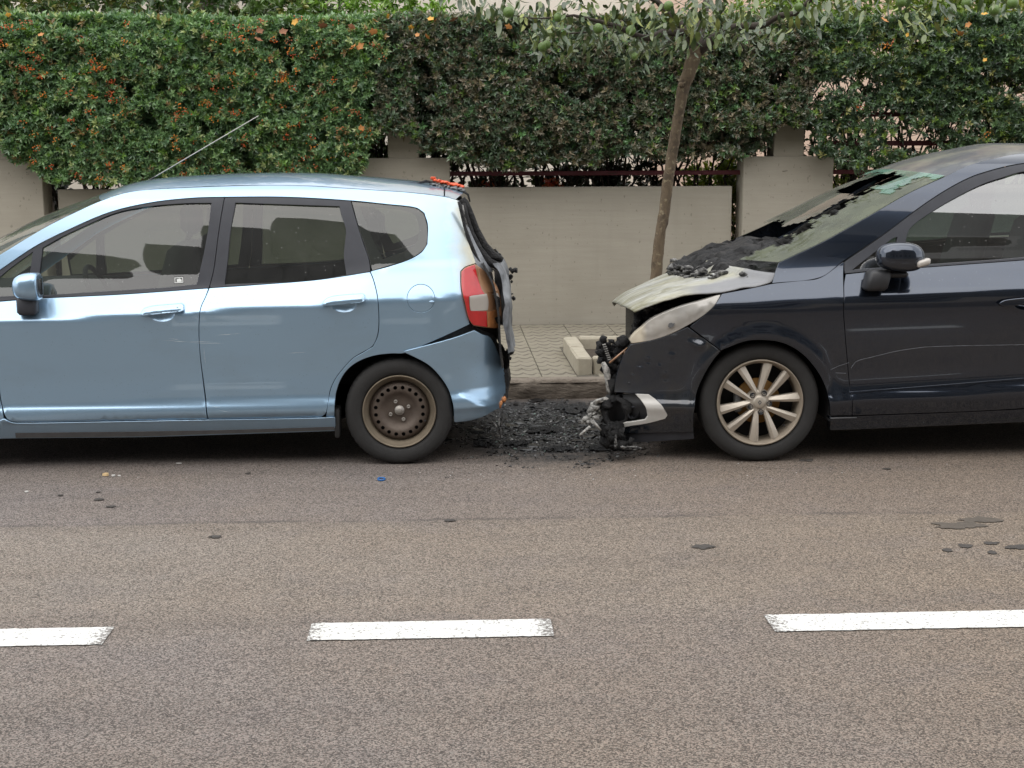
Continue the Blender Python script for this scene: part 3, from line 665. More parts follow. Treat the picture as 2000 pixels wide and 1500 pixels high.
# windows: dark frames with panes let in
fg = [(83, 484), (120, 463), (160, 444), (227, 415.5), (293, 403), (360, 397.3), (413, 396.5), (408, 440), (400, 487), (391, 528), (384, 556), (320, 562.5), (200, 570), (75, 578), (77, 532)]
tri = [(-7, 547), (20, 524), (64, 492), (59, 532), (51, 577), (-7, 580.5)]
J.ff = J.panel('window_frame', [(-9, 533), (0, 528), (69, 482), (133, 450), (213, 416), (293, 397), (373, 388), (437.5, 386), (426, 455), (416.5, 527), (407.5, 562.3), (240, 574.3), (75, 582.3), (-9, 588.5)], M['satin_grey'], J.fd, holes=[fg, tri], dy=.004, gap=.0012, step=.03, bev=.004)
J.panel('window', fg, M['glass'], J.fd, dy=.016, extra=glz, gap=-.004, thick=.004, bev=.001)
J.panel('window', tri, M['glass'], J.fd, dy=.016, extra=glz, gap=-.004, thick=.004, bev=.001)
rg = [(460, 396), (560, 399.5), (663, 403), (667, 420), (676, 449), (674, 475), (672, 500), (677, 538), (600, 550.5), (520, 553.5), (438, 556), (444, 510), (450, 450)]
J.rf = J.panel('window_frame', [(439.5, 386), (560, 386), (684.5, 393), (699, 444), (710, 478), (720, 508), (723, 530.5), (621, 546), (507, 555.3), (409.5, 562), (418.5, 527), (428, 455)], M['satin_grey'], J.rd, holes=[rg], dy=.004, gap=.0012, bev=.004)
J.panel('window', rg, M['glass'], J.rd, dy=.016, extra=glz, gap=-.004, thick=.004, bev=.001)
qg = [(687, 393.5), (760, 400.5), (812, 407), (827.5, 417), (834, 441), (833.5, 476), (823, 491.5), (800, 505.5), (760, 519), (726.5, 528.5), (722, 508), (701, 444)]
J.panel('window_surround', qg, M['black_trim'], J.bs, holes=[[(702, 403), (750, 406), (795, 412), (812, 420), (819, 441), (817, 470), (800, 487), (768, 500), (747, 507), (735, 484), (716, 440)]], dy=.016, gap=.0, thick=.006)
J.panel('window', qg, M['glass'], J.bs, dy=.006, gap=.0015, thick=.004, bev=.002)
J.panel('sill', [(8, 819), (18, 825), (31, 827.5), (200, 825), (400, 821.3), (600, 818), (640, 816.6), (653, 816), (655, 841), (400, 849.5), (280, 853), (31, 855.5), (-20, 857), (-20, 826), (0, 822)], BP, dy=-.012, gap=.001, bev=.007, thick=.05)
J.panel('sill_trim', [(30, 846), (400, 841), (652, 834), (654, 840), (400, 848), (280, 852), (31, 855)], M['steel_grey'], dy=-.016, gap=0, bev=.002, thick=.01)
# rear bumper corner, torn loose
bump_pts = [(789, 687), (840, 674), (890, 660), (926, 646.5), (942, 655), (957, 661), (973, 692), (982, 716), (985.5, 745), (986, 770), (983, 794), (969, 797), (941, 812), (915, 820.5), (888, 824), (887.5, 800), (886, 788), (877, 760), (860, 734), (838, 712), (811, 697)]
def swoosh(x, z): return 0
bq = [J.xz(q) for q in ((888, 764), (985, 795))]
def ledge(x, z):
    t = np.clip((x-bq[0][0])/(bq[1][0]-bq[0][0]), 0, 1.2); zl = bq[0][1]+(bq[1][1]-bq[0][1])*t; d = (z-zl)/(.012+.030*t)
    return -.030*np.clip(t*1.6, 0, 1)*(1/(1+np.exp(np.clip(d*4, -30, 30))))*np.clip((z-.18)/.06, 0, 1)
J.bp = J.panel('rear_bumper', bump_pts, BP, dy=-.012, gap=.0, bev=.006, thick=.03, extra=ledge, step=.016)
for q in ((983, 780), (976, 790)):
    b = MB(); p = J.p3(q, -.012); p[1] -= .003; b.blob(p, (.014, .010, .016), 2, .3); b.out('melted_edge', M['melted_amber'], J.bp)
J.panel('bumper_gap', [(792, 688), (917, 632), (928, 640), (965, 655), (985, 700), (965, 690), (940, 668), (926, 655)], M['char'], dy=.02, gap=0, thick=.01)
# tail lamp: red lenses, reversing lens, and the outer edge melted by the fire
J.tl = J.panel('tail_light', [(901, 531), (909, 523), (928, 516.5), (947, 531), (963, 549), (974, 568), (979, 600), (979, 627), (975, 641), (952, 640), (925, 636), (916, 624), (908, 592), (901.5, 560)], M['melted_brown'], dy=-.004, gap=.002, bev=.006, bulge=.012)
J.panel('red_lens', [(902, 532), (909, 524.5), (927, 518), (932, 540), (940, 565), (946, 574), (922, 577), (915, 580), (917, 607), (950, 608.5), (951, 638), (925, 634.5), (917, 623), (909, 592), (902.5, 560)], M['red_lens'], J.tl, dy=-.0165, gap=.0, bev=.003, step=.014, lstep=.01, thick=.012)
J.panel('reversing_lens', [(917, 579), (924, 577.5), (951, 574), (954, 590), (953, 606), (920, 607.5), (918, 600)], M['white_lens'], J.tl, dy=-.017, gap=.001, bev=.003, step=.014, lstep=.01)
J.panel('melted_lens', [(953, 575), (972, 573), (976, 585), (971, 604), (957, 606), (955, 590)], M['white_lens'], J.tl, dy=-.010, gap=.002, bev=.006, step=.012, lstep=.01)
J.panel('melted_lens', [(953, 609), (974, 606), (974, 616), (966, 620), (968, 630), (976, 640), (953, 639)], M['melted_amber'], J.tl, dy=-.014, gap=.0, bev=.006, step=.01, lstep=.008)
J.panel('melted_lens', [(934, 522), (947, 533), (962, 551), (972, 568), (955, 572), (945, 566), (938, 545)], M['melted_brown'], J.tl, dy=-.015, gap=.002, bev=.005, step=.012, lstep=.01)
J.panel('burnt_hole', [(969, 578), (976, 582), (977, 598), (971, 603), (967, 590)], M['char'], J.tl, dy=-.0125, gap=0, thick=.004, step=.01, lstep=.008); J.panel('burnt_hole', [(966, 621), (978, 617), (978, 632), (969, 630)], M['char'], J.tl, dy=-.015, gap=0, thick=.004, step=.01, lstep=.008)
# burnt tailgate
def jp(px, py, off): P = atY(px, py, J.Y0+off); return P
jl = [(894, 392), (904, 393), (908, 412), (914, 440), (925, 468), (938, 493), (951, 516), (963, 530), (948, 531), (929, 514), (917, 480), (906, 448), (899, 411)]
J.panel('hatch_jamb', jl, M['burnt_metal'], dy=.012, gap=0, thick=.03, step=.015)
b = MB(); b.tube([jp(x, y, .20) for x, y in ((896, 394), (901, 412), (908, 444), (918, 474), (931, 504), (941, 522))], [.008, .01, .009, .012, .010, .012], 8); b.out('door_seal', M['char'], J.r)
b = MB(); b.tube([jp(x, y, .30) for x, y in ((902, 388), (908, 396), (917, 415), (930, 447), (945, 478), (961, 498), (982, 508))], [.018, .022, .020, .018, .022, .026, .014], 10)
b.tube([jp(x, y, .26) for x, y in ((905, 398), (911, 425), (921, 456), (936, 487), (955, 512), (975, 521))], [.012, .014, .016, .02, .024, .02], 10)
b.out('hatch_frame', M['char'], J.r)
b = MB(); b.tube([jp(x, y, .25) for x, y in ((904, 400), (909, 428), (919, 460), (933, 490), (949, 518), (966, 528))], [.004, .006, .006, .006, .007, .004], 6); b.out('hatch_seam', M['ash'], J.r)
def rough(a, sc, seed=0.):
    def f(v):
        o = np.zeros_like(v)
        for i in np.ndindex(v.shape[:2]):
            p = Vector(v[i])*sc+Vector((seed, seed, 0)); o[i] = np.array(noise.noise_vector(p))*a+np.array(noise.noise_vector(p*2.7))*a*.5
        return o
    return f
tail = [jp(x, y, .17) for x, y in ((964, 514), (974, 530), (981, 560), (984, 600), (984, 640), (988, 668), (992, 690))]
J.cross('tailgate', tail, .060, 0, M['burnt_metal'], p=2.6, nv=26, nu=40, disp=rough(.012, 9))
J.cross('rear_panel', [jp(x, y, .10) for x, y in ((940, 515), (962, 560), (972, 620), (975, 680), (980, 720))], .02, 0, M['char'], p=3, nv=14)
J.cross('rear_bumper', [J.p3(q, -.005) for q in ((981, 722), (984, 750), (982, 775), (970, 796))], .05, 0, M['char'], p=2.6, nv=12, disp=rough(.014, 11, 3))
b = MB()
for x, y, r in ((1000, 528, .016), (1006, 526, .010), (1008, 531, .009), (998, 541, .013), (999, 551, .009), (1003, 583, .017), (1000, 574, .008), (996, 688, .02), (994, 700, .012), (993, 712, .007)): b.blob(jp(x, y, .5), (r, r*1.5, r), 1, .45)
b.tube([jp(996, 525, .5), jp(1003, 530, .48), jp(1009, 526, .47)], [.012, .007, .010], 6); b.tube([jp(993, 690, .4), jp(994, 718, .4)], [.010, .002], 6)
b.out('charred_scrap', M['char'], J.r)['kind'] = 'stuff'
# melted high brake light and spoiler on the roof edge
b = MB(); 
for k in range(9): b.blob(jp(846+k*7.2, 361+k*1.3+random.uniform(-1, 1), .62), (.022, .05, .014), 2, .16)
b.out('burnt_spoiler', M['steel_grey'], J.r)
b = MB()
for k in range(9): b.blob(jp(850+k*6.4, 352+k*1.6+random.uniform(-1, 1), .62), (.016, .03, .011), 2, .22)
b.box(jp(841, 351, .6), jp(851, 345, .64), .002); b.out('brake_light', M['orange_plastic'], J.r)
b = MB(); b.tube([jp(794, 357, .6), jp(815, 358, .6), jp(832, 354, .6), (jp(845, 356, .6))], [.003, .005, .009, .005], 6); b.tube([jp(868, 366, .3), jp(868, 384, .3)], .004, 6)
b.tube([jp(905, 374, .3), jp(914, 380, .3), jp(918, 394, .3)], [.008, .006, .004], 6); b.out('charred_strip', M['char'], J.r)['kind'] = 'stuff'
# roof, glass at front, bonnet and the nose (mostly outside the picture)
rl = [J.p3(q) for q in ((197, 392), (250, 375), (320, 368), (500, 361.5), (600, 362.5), (667, 366.5), (750, 372), (800, 375.5), (867, 383.5), (890, 389))]
J.cross('roof', rl, [-.10, -.03, 0, 0, 0, 0, .03, .06], [.030, .055, .062, .064, .062, .058, .050, .035], BP, nv=40, nu=36, pz=2.2)
wsn = [J.p3(q) for q in ((-150, 591), (-70, 540), (0, 497), (88, 444), (150, 413), (197, 392.5))]
J.cross('windscreen', wsn, [-.38, -.10], [.0, .03], M['clear_glass'], nv=16)
J.cross('bonnet', [(-2.80, J.Y0+.10, .905), (-3.0, J.Y0+.13, .86), (-3.2, J.Y0+.19, .79), (-3.36, J.Y0+.30, .70)], [-.25, -.12], [.05, .05], BP, nv=14)
J.cross('front_bumper', [(-3.28, J.Y0+.28, .70), (-3.34, J.Y0+.26, .60), (-3.36, J.Y0+.25, .45), (-3.34, J.Y0+.26, .28), (-3.28, J.Y0+.30, .20)], -.16, 0, BP, nv=12, p=2.6)
FWX, RWX, WZ = -2.735, -.281, .287
arch = [complex(FWX+.345*math.cos(math.radians(a)), WZ+.345*math.sin(math.radians(a))) for a in range(-8, 190, 11)]
J.panel('fender', [(-12, 591), (-13, 640), (-8, 700), (0, 780), (7, 820), (3, 835)]+arch+[complex(-3.20, .24), complex(-3.30, .45), complex(-3.26, .66), complex(-3.05, .80), complex(-2.90, .86), (-122, 606)], BP)
J.panel('headlight', [complex(-3.06, .79), complex(-3.24, .68), complex(-3.34, .56), complex(-3.28, .72), complex(-3.18, .79)], M['white_lens'], dy=-.01, gap=.001)
# dark inner shell behind the panels, floor, wheel housings
rarch = [(653, 840), (652, 800), (655, 763), (664, 738), (680, 716), (703, 702), (732, 692), (765, 688), (811, 696), (838, 711), (860, 733), (877, 759), (887, 790), (889, 822)]
J.panel('body_shell', [(-12, 600), (75, 592), (240, 583), (407, 571), (507, 564), (621, 555), (723, 540), (770, 530), (830, 500), (845, 440), (890, 420), (925, 520), (970, 600), (972, 690), (975, 790)]+rarch[::-1]+[(31, 850), (0, 830)], M['dark_inside'], dy=.030, gap=.004, thick=.004, step=.06, corner=25)
MB().box((-2.36, J.Y0+.10, .20), (-.66, J.Y0+J.W-.10, .34)).box((-.66, J.Y0+.30, .22), (.10, J.Y0+J.W-.3, .40)).box((.07, J.Y0+.22, .30), (.20, J.Y0+J.W-.22, .5)).box((-3.2, J.Y0+.32, .22), (-2.3, J.Y0+J.W-.32, .7)).out('underbody', M['dark_inside'], J.r, False)
half_drum(J, RWX, WZ, .350, J.Y0+.10, J.Y0+.30); half_drum(J, FWX, WZ, .350, J.Y0+.035, J.Y0+.30)
b = MB(); b.box((-.625, J.Y0+.05, .15), (-.60, J.Y0+.22, .30), .004); b.out('mud_flap', M['rubber'], J.r)
# cabin
for x, y in ((-1.62, .42), (-1.62, 1.25)): seat(J, x, J.Y0+y, .56)
for y in (.45, 1.2): seat(J, -.62, J.Y0+y, .58, .5, .28, .52)
J.cross('dashboard', [(-2.02, J.Y0+.14, .62), (-2.06, J.Y0+.14, .86), (-2.2, J.Y0+.14, .91), (-2.75, J.Y0+.2, .90)], [-.02, -.05, -.1, -.3], 0, M['cabin'], nv=10)
b = MB(); 
ctr = np.array((-1.90, J.Y0+.43, .87)); ax = np.array((.92, 0, .40)); e1 = np.array((0, 1, 0)); e2 = np.cross(ax, e1)
b.tube([ctr+.185*(e1*math.cos(a)+e2*math.sin(a)) for a in np.linspace(0, 2*math.pi, 33)], .014, 8, False); b.tube([ctr-.185*e1, ctr, ctr+.185*e1], .018, 6); b.tube([ctr, ctr-ax*.3], .03, 6); b.out('steering_wheel', M['cabin'], J.r)
J.panel('door_lining', [(-5, 589), (240, 574), (407, 562), (507, 556), (621, 547), (722, 531), (736, 600), (730, 660), (650, 745), (630, 800), (30, 815)], M['cabin'], dy=.075, gap=.003, thick=.01, step=.08)
# near mirror
def cutx(q):
    q = q.copy(); q[0] = min(q[0], .62); q[2] *= 1+.10*q[0]; return q
mc = J.p3((58, 560), -.11)
mo = superq('door_mirror', mc, (.083, .075, .072), .75, .72, BP, J.r, cutx)
b = MB(); p0 = J.p3((51, 585), -.09); b.box((p0[0]-.046, p0[1]-.03, p0[2]-.080), (p0[0]+.052, J.Y0+.05, p0[2]+.012), .014); b.out('mirror_foot', M['satin_grey'], mo)
MB().box((mc[0]+.046, mc[1]-.045, mc[2]-.045), (mc[0]+.0525, mc[1]+.045, mc[2]+.042), .002).out('mirror_glass', M['window_dark'], mo)
# aerial on the roof
a0 = atY(266, 368, J.Y0+.75); a1 = atY(303, 345, J.Y0+.75); a2 = atY(505, 226, J.Y0+.75)
b = MB(); b.tube([a0, a0+(a1-a0)*.5, a1], [.010, .007, .0045], 8); ae = b.out('aerial', M['black_trim'], J.r)
b = MB(); b.tube([a1, a2], [.0030, .0022], 6); b.out('mast', M['silver_trim'], ae)
# sticker in the front window, scratches on the doors
st = J.panel('sticker', [(340, 541), (358, 540), (358.5, 552.5), (340.5, 554)], M['sticker_black'], J.fd, dy=.0125, gap=0, thick=.001, bev=.0002, mirror=False, corner=20)
for pts in ([(341, 542.2), (357, 541.2), (357, 542.6), (341, 543.6)], [(341, 551.6), (357.5, 550.6), (357.5, 552), (341.2, 553)], [(340.8, 542), (342.2, 542), (342.6, 553), (341.2, 553)], [(356, 541.4), (357.4, 541.4), (358, 552), (356.4, 552)], [(345, 545.5), (351, 543.8), (354.5, 546), (355, 550), (345.5, 550.8)]):
    J.panel('pictogram', pts, M['sticker_white'], st if False else J.fd, dy=.0112, gap=0, thick=.0008, bev=.0001, mirror=False, corner=20, lstep=.01)
for a, c in (((318, 664.5), (388, 669)), ((372, 667), (416, 667.5)), ((330, 661), (350, 663)), ((372, 669.8), (438, 671)), ((398, 680), (402, 712)), ((423, 800), (452, 806)), ((414, 794), (432, 795)), ((560, 690), (600, 688)), ((420, 655), (470, 651))):
    q0, q1 = J.xz(a), J.xz(c); L = np.linspace(0, 1, 12); d = q1-q0; nrm = np.array((-d[1], d[0]))/np.linalg.norm(d)
    v = []
    for t in L:
        m_ = q0+d*t+nrm*random.gauss(0, .0007); w_ = .0011*math.sin(math.pi*min(max(t, .04), .96))*random.uniform(.3, 1.2)
        for s_ in (-1, 1): p = m_+nrm*w_*s_; v.append((p[0], J.Y0+float(J.ys(*p))-.0012, p[1]))
    mesh('scratch', v, [(2*i, 2*i+1, 2*i+3, 2*i+2) for i in range(11)], M['scratch'], J.rd if a[0] > 395 else J.fd)
# steel wheel with twenty holes
def steel_wheel(car, x, y, z, R):
    w = wheel_empty(car, x, y, z); c = (x, y, z)
    tyre(w, c, R, .175, .196)
    b = MB(); b.lathe([(.196, .022), (.1955, .010), (.193, .005), (.189, .006), (.185, .016), (.176, .030), (.168, .042), (.160, .060), (.158, .12)], c, 72); b.out('rim', M['rust_pale'], w)
    prof = pchip([0, .032, .06, .082, .100, .112, .140, .152, .160, .170], [.055, .055, .056, .050, .034, .030, .034, .046, .062, .075])
    rings = [circ((0, 0), .168, n=72)]+[circ((.1265*math.cos(a), .1265*math.sin(a)), .0102, n=12) for a in np.linspace(0, 2*math.pi, 21)[:-1]+.16]
    V, F = fill(rings, .0105); r = np.linalg.norm(V, axis=1)
    mesh('wheel_disc', np.stack([x+V[:, 0], y+prof(r), z+V[:, 1]], 1), F.tolist(), M['rust_steel'], w)
    MB().lathe([(.0001, .105), (.168, .105)], c, 40).out('brake_drum', M['dark_inside'], w)
    b = MB(); b.lathe([(.0001, .036), (.012, .036), (.016, .039), (.018, .042), (.024, .043), (.0265, .047), (.027, .058)], c, 28); b.out('hub_cap', M['bolt_steel'], w)
    for k in range(4):
        a = math.radians(23+90*k); cc = (x+.052*math.cos(a), y, z+.052*math.sin(a))
        b = MB(); b.lathe([(.0001, .044), (.0045, .044), (.005, .040), (.0085, .040), (.0105, .044), (.0105, .060)], cc, 14); b.out('wheel_bolt', M['bolt_steel'], w)
    b = MB(); a = math.radians(-22); b.tube([(x+.150*math.cos(a), y+.05, z+.150*math.sin(a)), (x+.146*math.cos(a), y+.018, z+.146*math.sin(a))], .004, 6); b.out('valve', M['black_trim'], w)
    return w
jwheel = steel_wheel(J, RWX, J.Y0+.040, WZ, .289)
def place_wheel(car, w, x, far):
    c = copy_tree(w, car.r); c.location = w.location.copy(); c.location.x += x-ORI[w.name][0]
    if far: c.location.y = -c.location.y; c.rotation_euler.z = math.pi
    return c
place_wheel(J, jwheel, FWX, False); place_wheel(J, jwheel, FWX, True); place_wheel(J, jwheel, RWX, True)

# ---------- dark blue people carrier, front end burnt
_ps = pchip([.10, .20, .25, .30, .345, .365, .40, .46, .62, .80, .88, .895, .955, .985, 1.04, 1.08, 1.20, 1.35, 1.48, 1.56, 1.60, 1.63, 1.66],
            [.10, .060, .040, .022, .008, .010, .024, .028, .014, .001, 0, .003, .038, .058, .092, .110, .153, .210, .268, .322, .374, .450, .56])
def ys_sc(x, z):
    x = np.asarray(x, float); z = np.asarray(z, float)
    w = np.interp(z, [.25, .40, .80, 1.0, 1.5], [.6, 1.3, 1, 1, 0]); y = _ps(z-w*.035*(x-2.6))
    r = np.hypot(x-1.64, z-.31); y = y-.012*np.exp(-((r-.38)/.035)**2)*(z > .2)                       # flared arch lip
    u = np.clip((1.46-x)/.74, 0, .97); y = y+.46*(1-np.sqrt(1-u*u))
    u = np.clip((x-4.75)/.68, 0, .97); return y+.40*(1-np.sqrt(1-u*u))
C = Car('people_carrier_car', 7.195, 1.845, 3.02, 'dark blue people carrier with alloy wheels, burnt bonnet and shattered windscreen', ys_sc); C.mir = {}
NP, SN = M['navy_paint'], M['scorched_navy']
carch = [(1355, 850), (1355, 810), (1360, 770), (1374, 734), (1392, 704.5), (1408, 687)]
carch2 = [(1420, 679.5), (1456, 666.5), (1490, 664), (1530, 670), (1566, 690), (1596, 724), (1614, 760), (1621, 796), (1622, 812)]
C.fe = C.panel('fender', [(1347, 638.5), (1373, 618), (1395, 597), (1410, 574), (1450, 566.5), (1480, 560.5), (1508, 554.5), (1560, 549), (1602, 543), (1648, 511), (1647.5, 560), (1647, 600), (1650, 650), (1657, 733), (1664, 811.5)]+carch2[::-1]+[(1408.5, 684), (1376, 660)], NP, gap=.0018, corner=30)
def glz2(x, z):
    zt = 1.0+(x-2.06)*.078+.085
    return np.where(z < zt, ys_sc(x, zt)-.37*(zt-z)-ys_sc(x, z), 0)
fpl = [(1652, 536), (1700, 531), (1812, 522.3), (2000, 508.5), complex(3.40, 1.092), complex(3.42, .9), complex(3.42, .5), complex(3.40, .335), (2000, 797), (1665, 811.5), (1658, 733), (1651, 650), (1648.5, 600), (1648.8, 560)]
hc = C.xz((2012, 592))
C.fd = C.panel('door', fpl, NP, holes=[circ(hc, .09, .038)], gap=.0018)
C.dish(hc, .0905, .0385, .03, NP, C.fd)
C.panel('door_handle', [(1954, 593), (1962, 588.5), (1985, 585), (2010, 583), (2050, 580), (2052, 587), (2010, 592), (1980, 596), (1960, 597.5)], NP, C.fd, dy=-.03, thick=.02, bev=.008, gap=0, step=.012, lstep=.01)
dfr = [(1649.5, 513), (1720, 464), (1804, 401.5), (1866, 362.5), (1916, 340.5), (2000, 321), complex(3.2, 1.552), complex(3.36, 1.552), complex(3.40, 1.10), (2000, 507), (1812, 521), (1700, 529.5), (1650.5, 534)]
dg = [(1771, 520.5), (1768, 485), (1771, 460), (1780, 443), (1818, 415), (1860, 389.5), (1916, 361), (1960, 346), (2000, 335), complex(3.2, 1.52), complex(3.29, 1.515), complex(3.34, 1.11), (2000, 503.5)]
dt = [(1664, 527.5), (1700, 499), (1743, 466), (1753, 463), (1752, 522)]
C.panel('window_frame', dfr, M['satin_grey'], C.fd, holes=[dg, dt], dy=.003, gap=.001, bev=.005)
C.panel('window', dg, M['tint_glass'], C.fd, dy=.018, extra=glz2, gap=-.004, thick=.004, bev=.001); C.panel('window', dt, M['tint_glass'], C.fd, dy=.018, extra=glz2, gap=-.004, thick=.004, bev=.001)
C.panel('door_crease', [(1660, 765.5), (1800, 755), (2000, 738.5), (2000, 740.5), (1800, 757), (1660, 768)], NP, C.fd, dy=-.006, gap=0, thick=.008, bev=.002, step=.05)
# A-pillar and roof rail, then the rear half outside the picture
C.panel('body_side', [(1508, 553), (1521, 513.5), (1608, 472.5), (1692, 425.5), (1776, 377.5), (1846, 345.5), (1888, 325), (1944, 309), (2000, 299.5), complex(3.6, 1.615), complex(4.4, 1.585), complex(5.0, 1.50), complex(5.18, 1.42), complex(5.30, 1.1), complex(5.34, .70), complex(5.32, .28), complex(4.74, .24),
    *[complex(4.34+.375*math.cos(math.radians(a)), .31+.375*math.sin(math.radians(a))) for a in range(-6, 92, 12)], complex(4.36, 1.13), complex(4.40, 1.13), complex(4.95, 1.19), complex(5.02, 1.30), complex(4.92, 1.46), complex(4.36, 1.53), complex(3.38, 1.562), complex(3.2, 1.556), (2000, 318.5), (1916, 338), (1866, 360), (1804, 399), (1720, 461.5), (1648, 509), (1602, 541.5)], NP, gap=.001, corner=30)
C.panel('door', [complex(3.425, .33), complex(3.445, .9), complex(3.43, 1.094), complex(4.34, 1.13), complex(4.32, .68), complex(4.15, .62), complex(4.0, .50), complex(3.96, .34)], NP)
C.panel('window_frame', [complex(3.385, 1.55), complex(4.33, 1.52), complex(4.34, 1.14), complex(3.42, 1.105)], M['satin_grey'], dy=.003, gap=.002, holes=[[complex(3.44, 1.515), complex(4.28, 1.485), complex(4.29, 1.16), complex(3.47, 1.125)]])
C.panel('window', [complex(3.44, 1.515), complex(4.28, 1.485), complex(4.29, 1.16), complex(3.47, 1.125)], M['tint_glass'], dy=.016, gap=-.004, thick=.004)
C.panel('window', [complex(4.37, 1.52), complex(4.91, 1.45), complex(5.01, 1.30), complex(4.94, 1.20), complex(4.41, 1.14)], M['tint_glass'], dy=.012, gap=0, thick=.004)
C.panel('sill', [(1622, 815), (1664, 813.5), (2000, 799.5), complex(3.96, .33), complex(3.96, .22), (2000, 824), (1690, 837.5), (1622, 840)], NP, dy=.006, gap=.001, bev=.006, thick=.06)
q0 = C.p3((1622, 817), -.004); q1 = C.p3((1673, 815.5), -.004); b = MB(); b.tube([q0, q1], .003, 6); b.out('sill_highlight', M['steel_grey'], C.r)  # thin grey bar standing in for a highlight line along the sill top
# roof, windscreen remains
rc = [C.p3(q) for q in ((1846, 345), (1888, 324.5), (1944, 308.5), (2000, 299), complex(3.6, 1.617), complex(4.4, 1.587), complex(5.0, 1.502), complex(5.18, 1.42))]
C.cross('roof', rc, [-.13, -.05, 0, 0, 0, .05, .08], [.035, .05, .06, .06, .055, .05], M['dusty_roof'], nv=44, nu=36, pz=2.2)
C.cross('rear_hatch', [C.p3(q) for q in (complex(5.18, 1.42), complex(5.26, 1.2), complex(5.30, 1.0), complex(5.34, .7), complex(5.32, .28))], .12, 0, NP, nv=20, p=2.6)
wc = [C.p3(q) for q in ((1521, 512), (1608, 471), (1692, 424), (1776, 376), (1846, 344))]
def nz(v, sc, sd=0): return noise.noise(Vector((v[0]*sc+sd, v[1]*sc, v[2]*sc)))
wbx, wbz = [-.34, -.13], [.0, .03]
def m_near(u, v, P): e = nz(P, 7)*.07+nz(P, 25)*.04; return (u+e < .115+.09*v) and not (v > .80 and u+e > .10)
def m_top(u, v, P): e = nz(P, 6, 5)*.05+nz(P, 22)*.03; return v+e > .955 or (v+e > .76 and u+e < .2 and u+e > .085)
def m_far(u, v, P): e = nz(P, 5, 9)*.05+nz(P, 20)*.03; return v+e > .42 and u+e > (.27 if v+e*.6 < .74 else .50)
C.ws = C.cross('windscreen', wc, wbx, wbz, M['shatter'], nv=56, nu=84, mask=m_near)
C.cross('broken_pane', wc, wbx, wbz, M['shatter_green'], C.ws, nv=56, nu=84, mask=m_top, disp=lambda v: np.array((-.003, 0, .004)))
C.cross('broken_pane', wc, wbx, [-.03, 0.02], M['haze_glass'], C.ws, nv=56, nu=84, mask=m_far, disp=lambda v: np.array((.004, 0, -.004)))
# melted dashboard, cowl and wipers showing through the missing glass
C.cross('dashboard', [(2.25, C.Y0+.16, .70), (2.16, C.Y0+.15, .96), (1.95, C.Y0+.14, 1.035), (1.70, C.Y0+.13, 1.00), (1.62, C.Y0+.13, .93)], [-.05, -.1, -.2, -.3, -.30], [.04, .12, .10, .02, 0], M['char'], nv=40, nu=80, disp=rough(.045, 11))
b = MB()
for k in range(150):
    u = random.uniform(.05, .95); sx = 1-(2*u-1)**2
    x = 1.64-.30*sx+random.uniform(-.05, .06); r = random.uniform(.006, .022); b.blob((x, C.Y0+.14+u*(C.W-.28), .965+random.uniform(-.03, .03)), (r*1.4, r*1.4, r*.8), 1, .3)
b.out('cowl_remains', M['ash'], C.r)['kind'] = 'stuff'
b = MB()
for (p0, p1, r0) in (((1505, 487), (1600, 428), .012), ((1520, 482), (1640, 400), .016), ((1575, 470), (1665, 428), .014), ((1500, 495), (1560, 458), .008)):
    A = atY(*p0, C.Y0+1.0); B = atY(*p1, C.Y0+1.05); pts = [A+(B-A)*t+np.array((0, random.gauss(0, .02), random.gauss(0, .012))) for t in np.linspace(0, 1, 9)]
    b.tube(pts, [r0*random.uniform(.6, 1.6) for _ in pts], 7)
for k in range(110):
    t = random.random(); p = atY(1496+t*150+random.uniform(-8, 8), 495-t*84+random.uniform(-2, 22), C.Y0+random.uniform(.6, 1.0)); r = random.uniform(.012, .03); b.blob(p, (r*1.5, r, r*.8), 1, .35)
b.out('charred_cowl', M['char'], C.r)['kind'] = 'stuff'
b = MB()
for p0, p1 in (((1405, 512), (1416, 519)), ((1416, 519), (1408, 527)), ((1430, 507), (1412, 528)), ((1452, 503), (1456, 515)), ((1462, 508), (1440, 522))): b.tube([atY(*p0, C.Y0+.6), atY(*p1, C.Y0+.6)], .006, 6)
b.out('wiper_linkage', M['steel_grey'], C.r)
b = MB()
for k in range(34):
    t = random.random(); A = atY(1500+t*140+random.uniform(-10, 10), 496-t*76+random.uniform(-4, 16), C.Y0+random.uniform(.5, .95)); d = np.array((random.uniform(.03, .11), random.gauss(0, .04), random.uniform(0, .06))); r = random.uniform(.003, .009)
    b.tube([A, A+d*.5+RNG.normal(0, .01, 3), A+d], [r, r*1.4, r*.4], 5)
b.out('ash_slivers', M['ash'], C.r)['kind'] = 'stuff'
b = MB(); b.box(atY(1466, 515, C.Y0+.55), atY(1490, 505, C.Y0+.62), .01, .006); b.out('foam_scrap', M['cream_bit'], C.r)
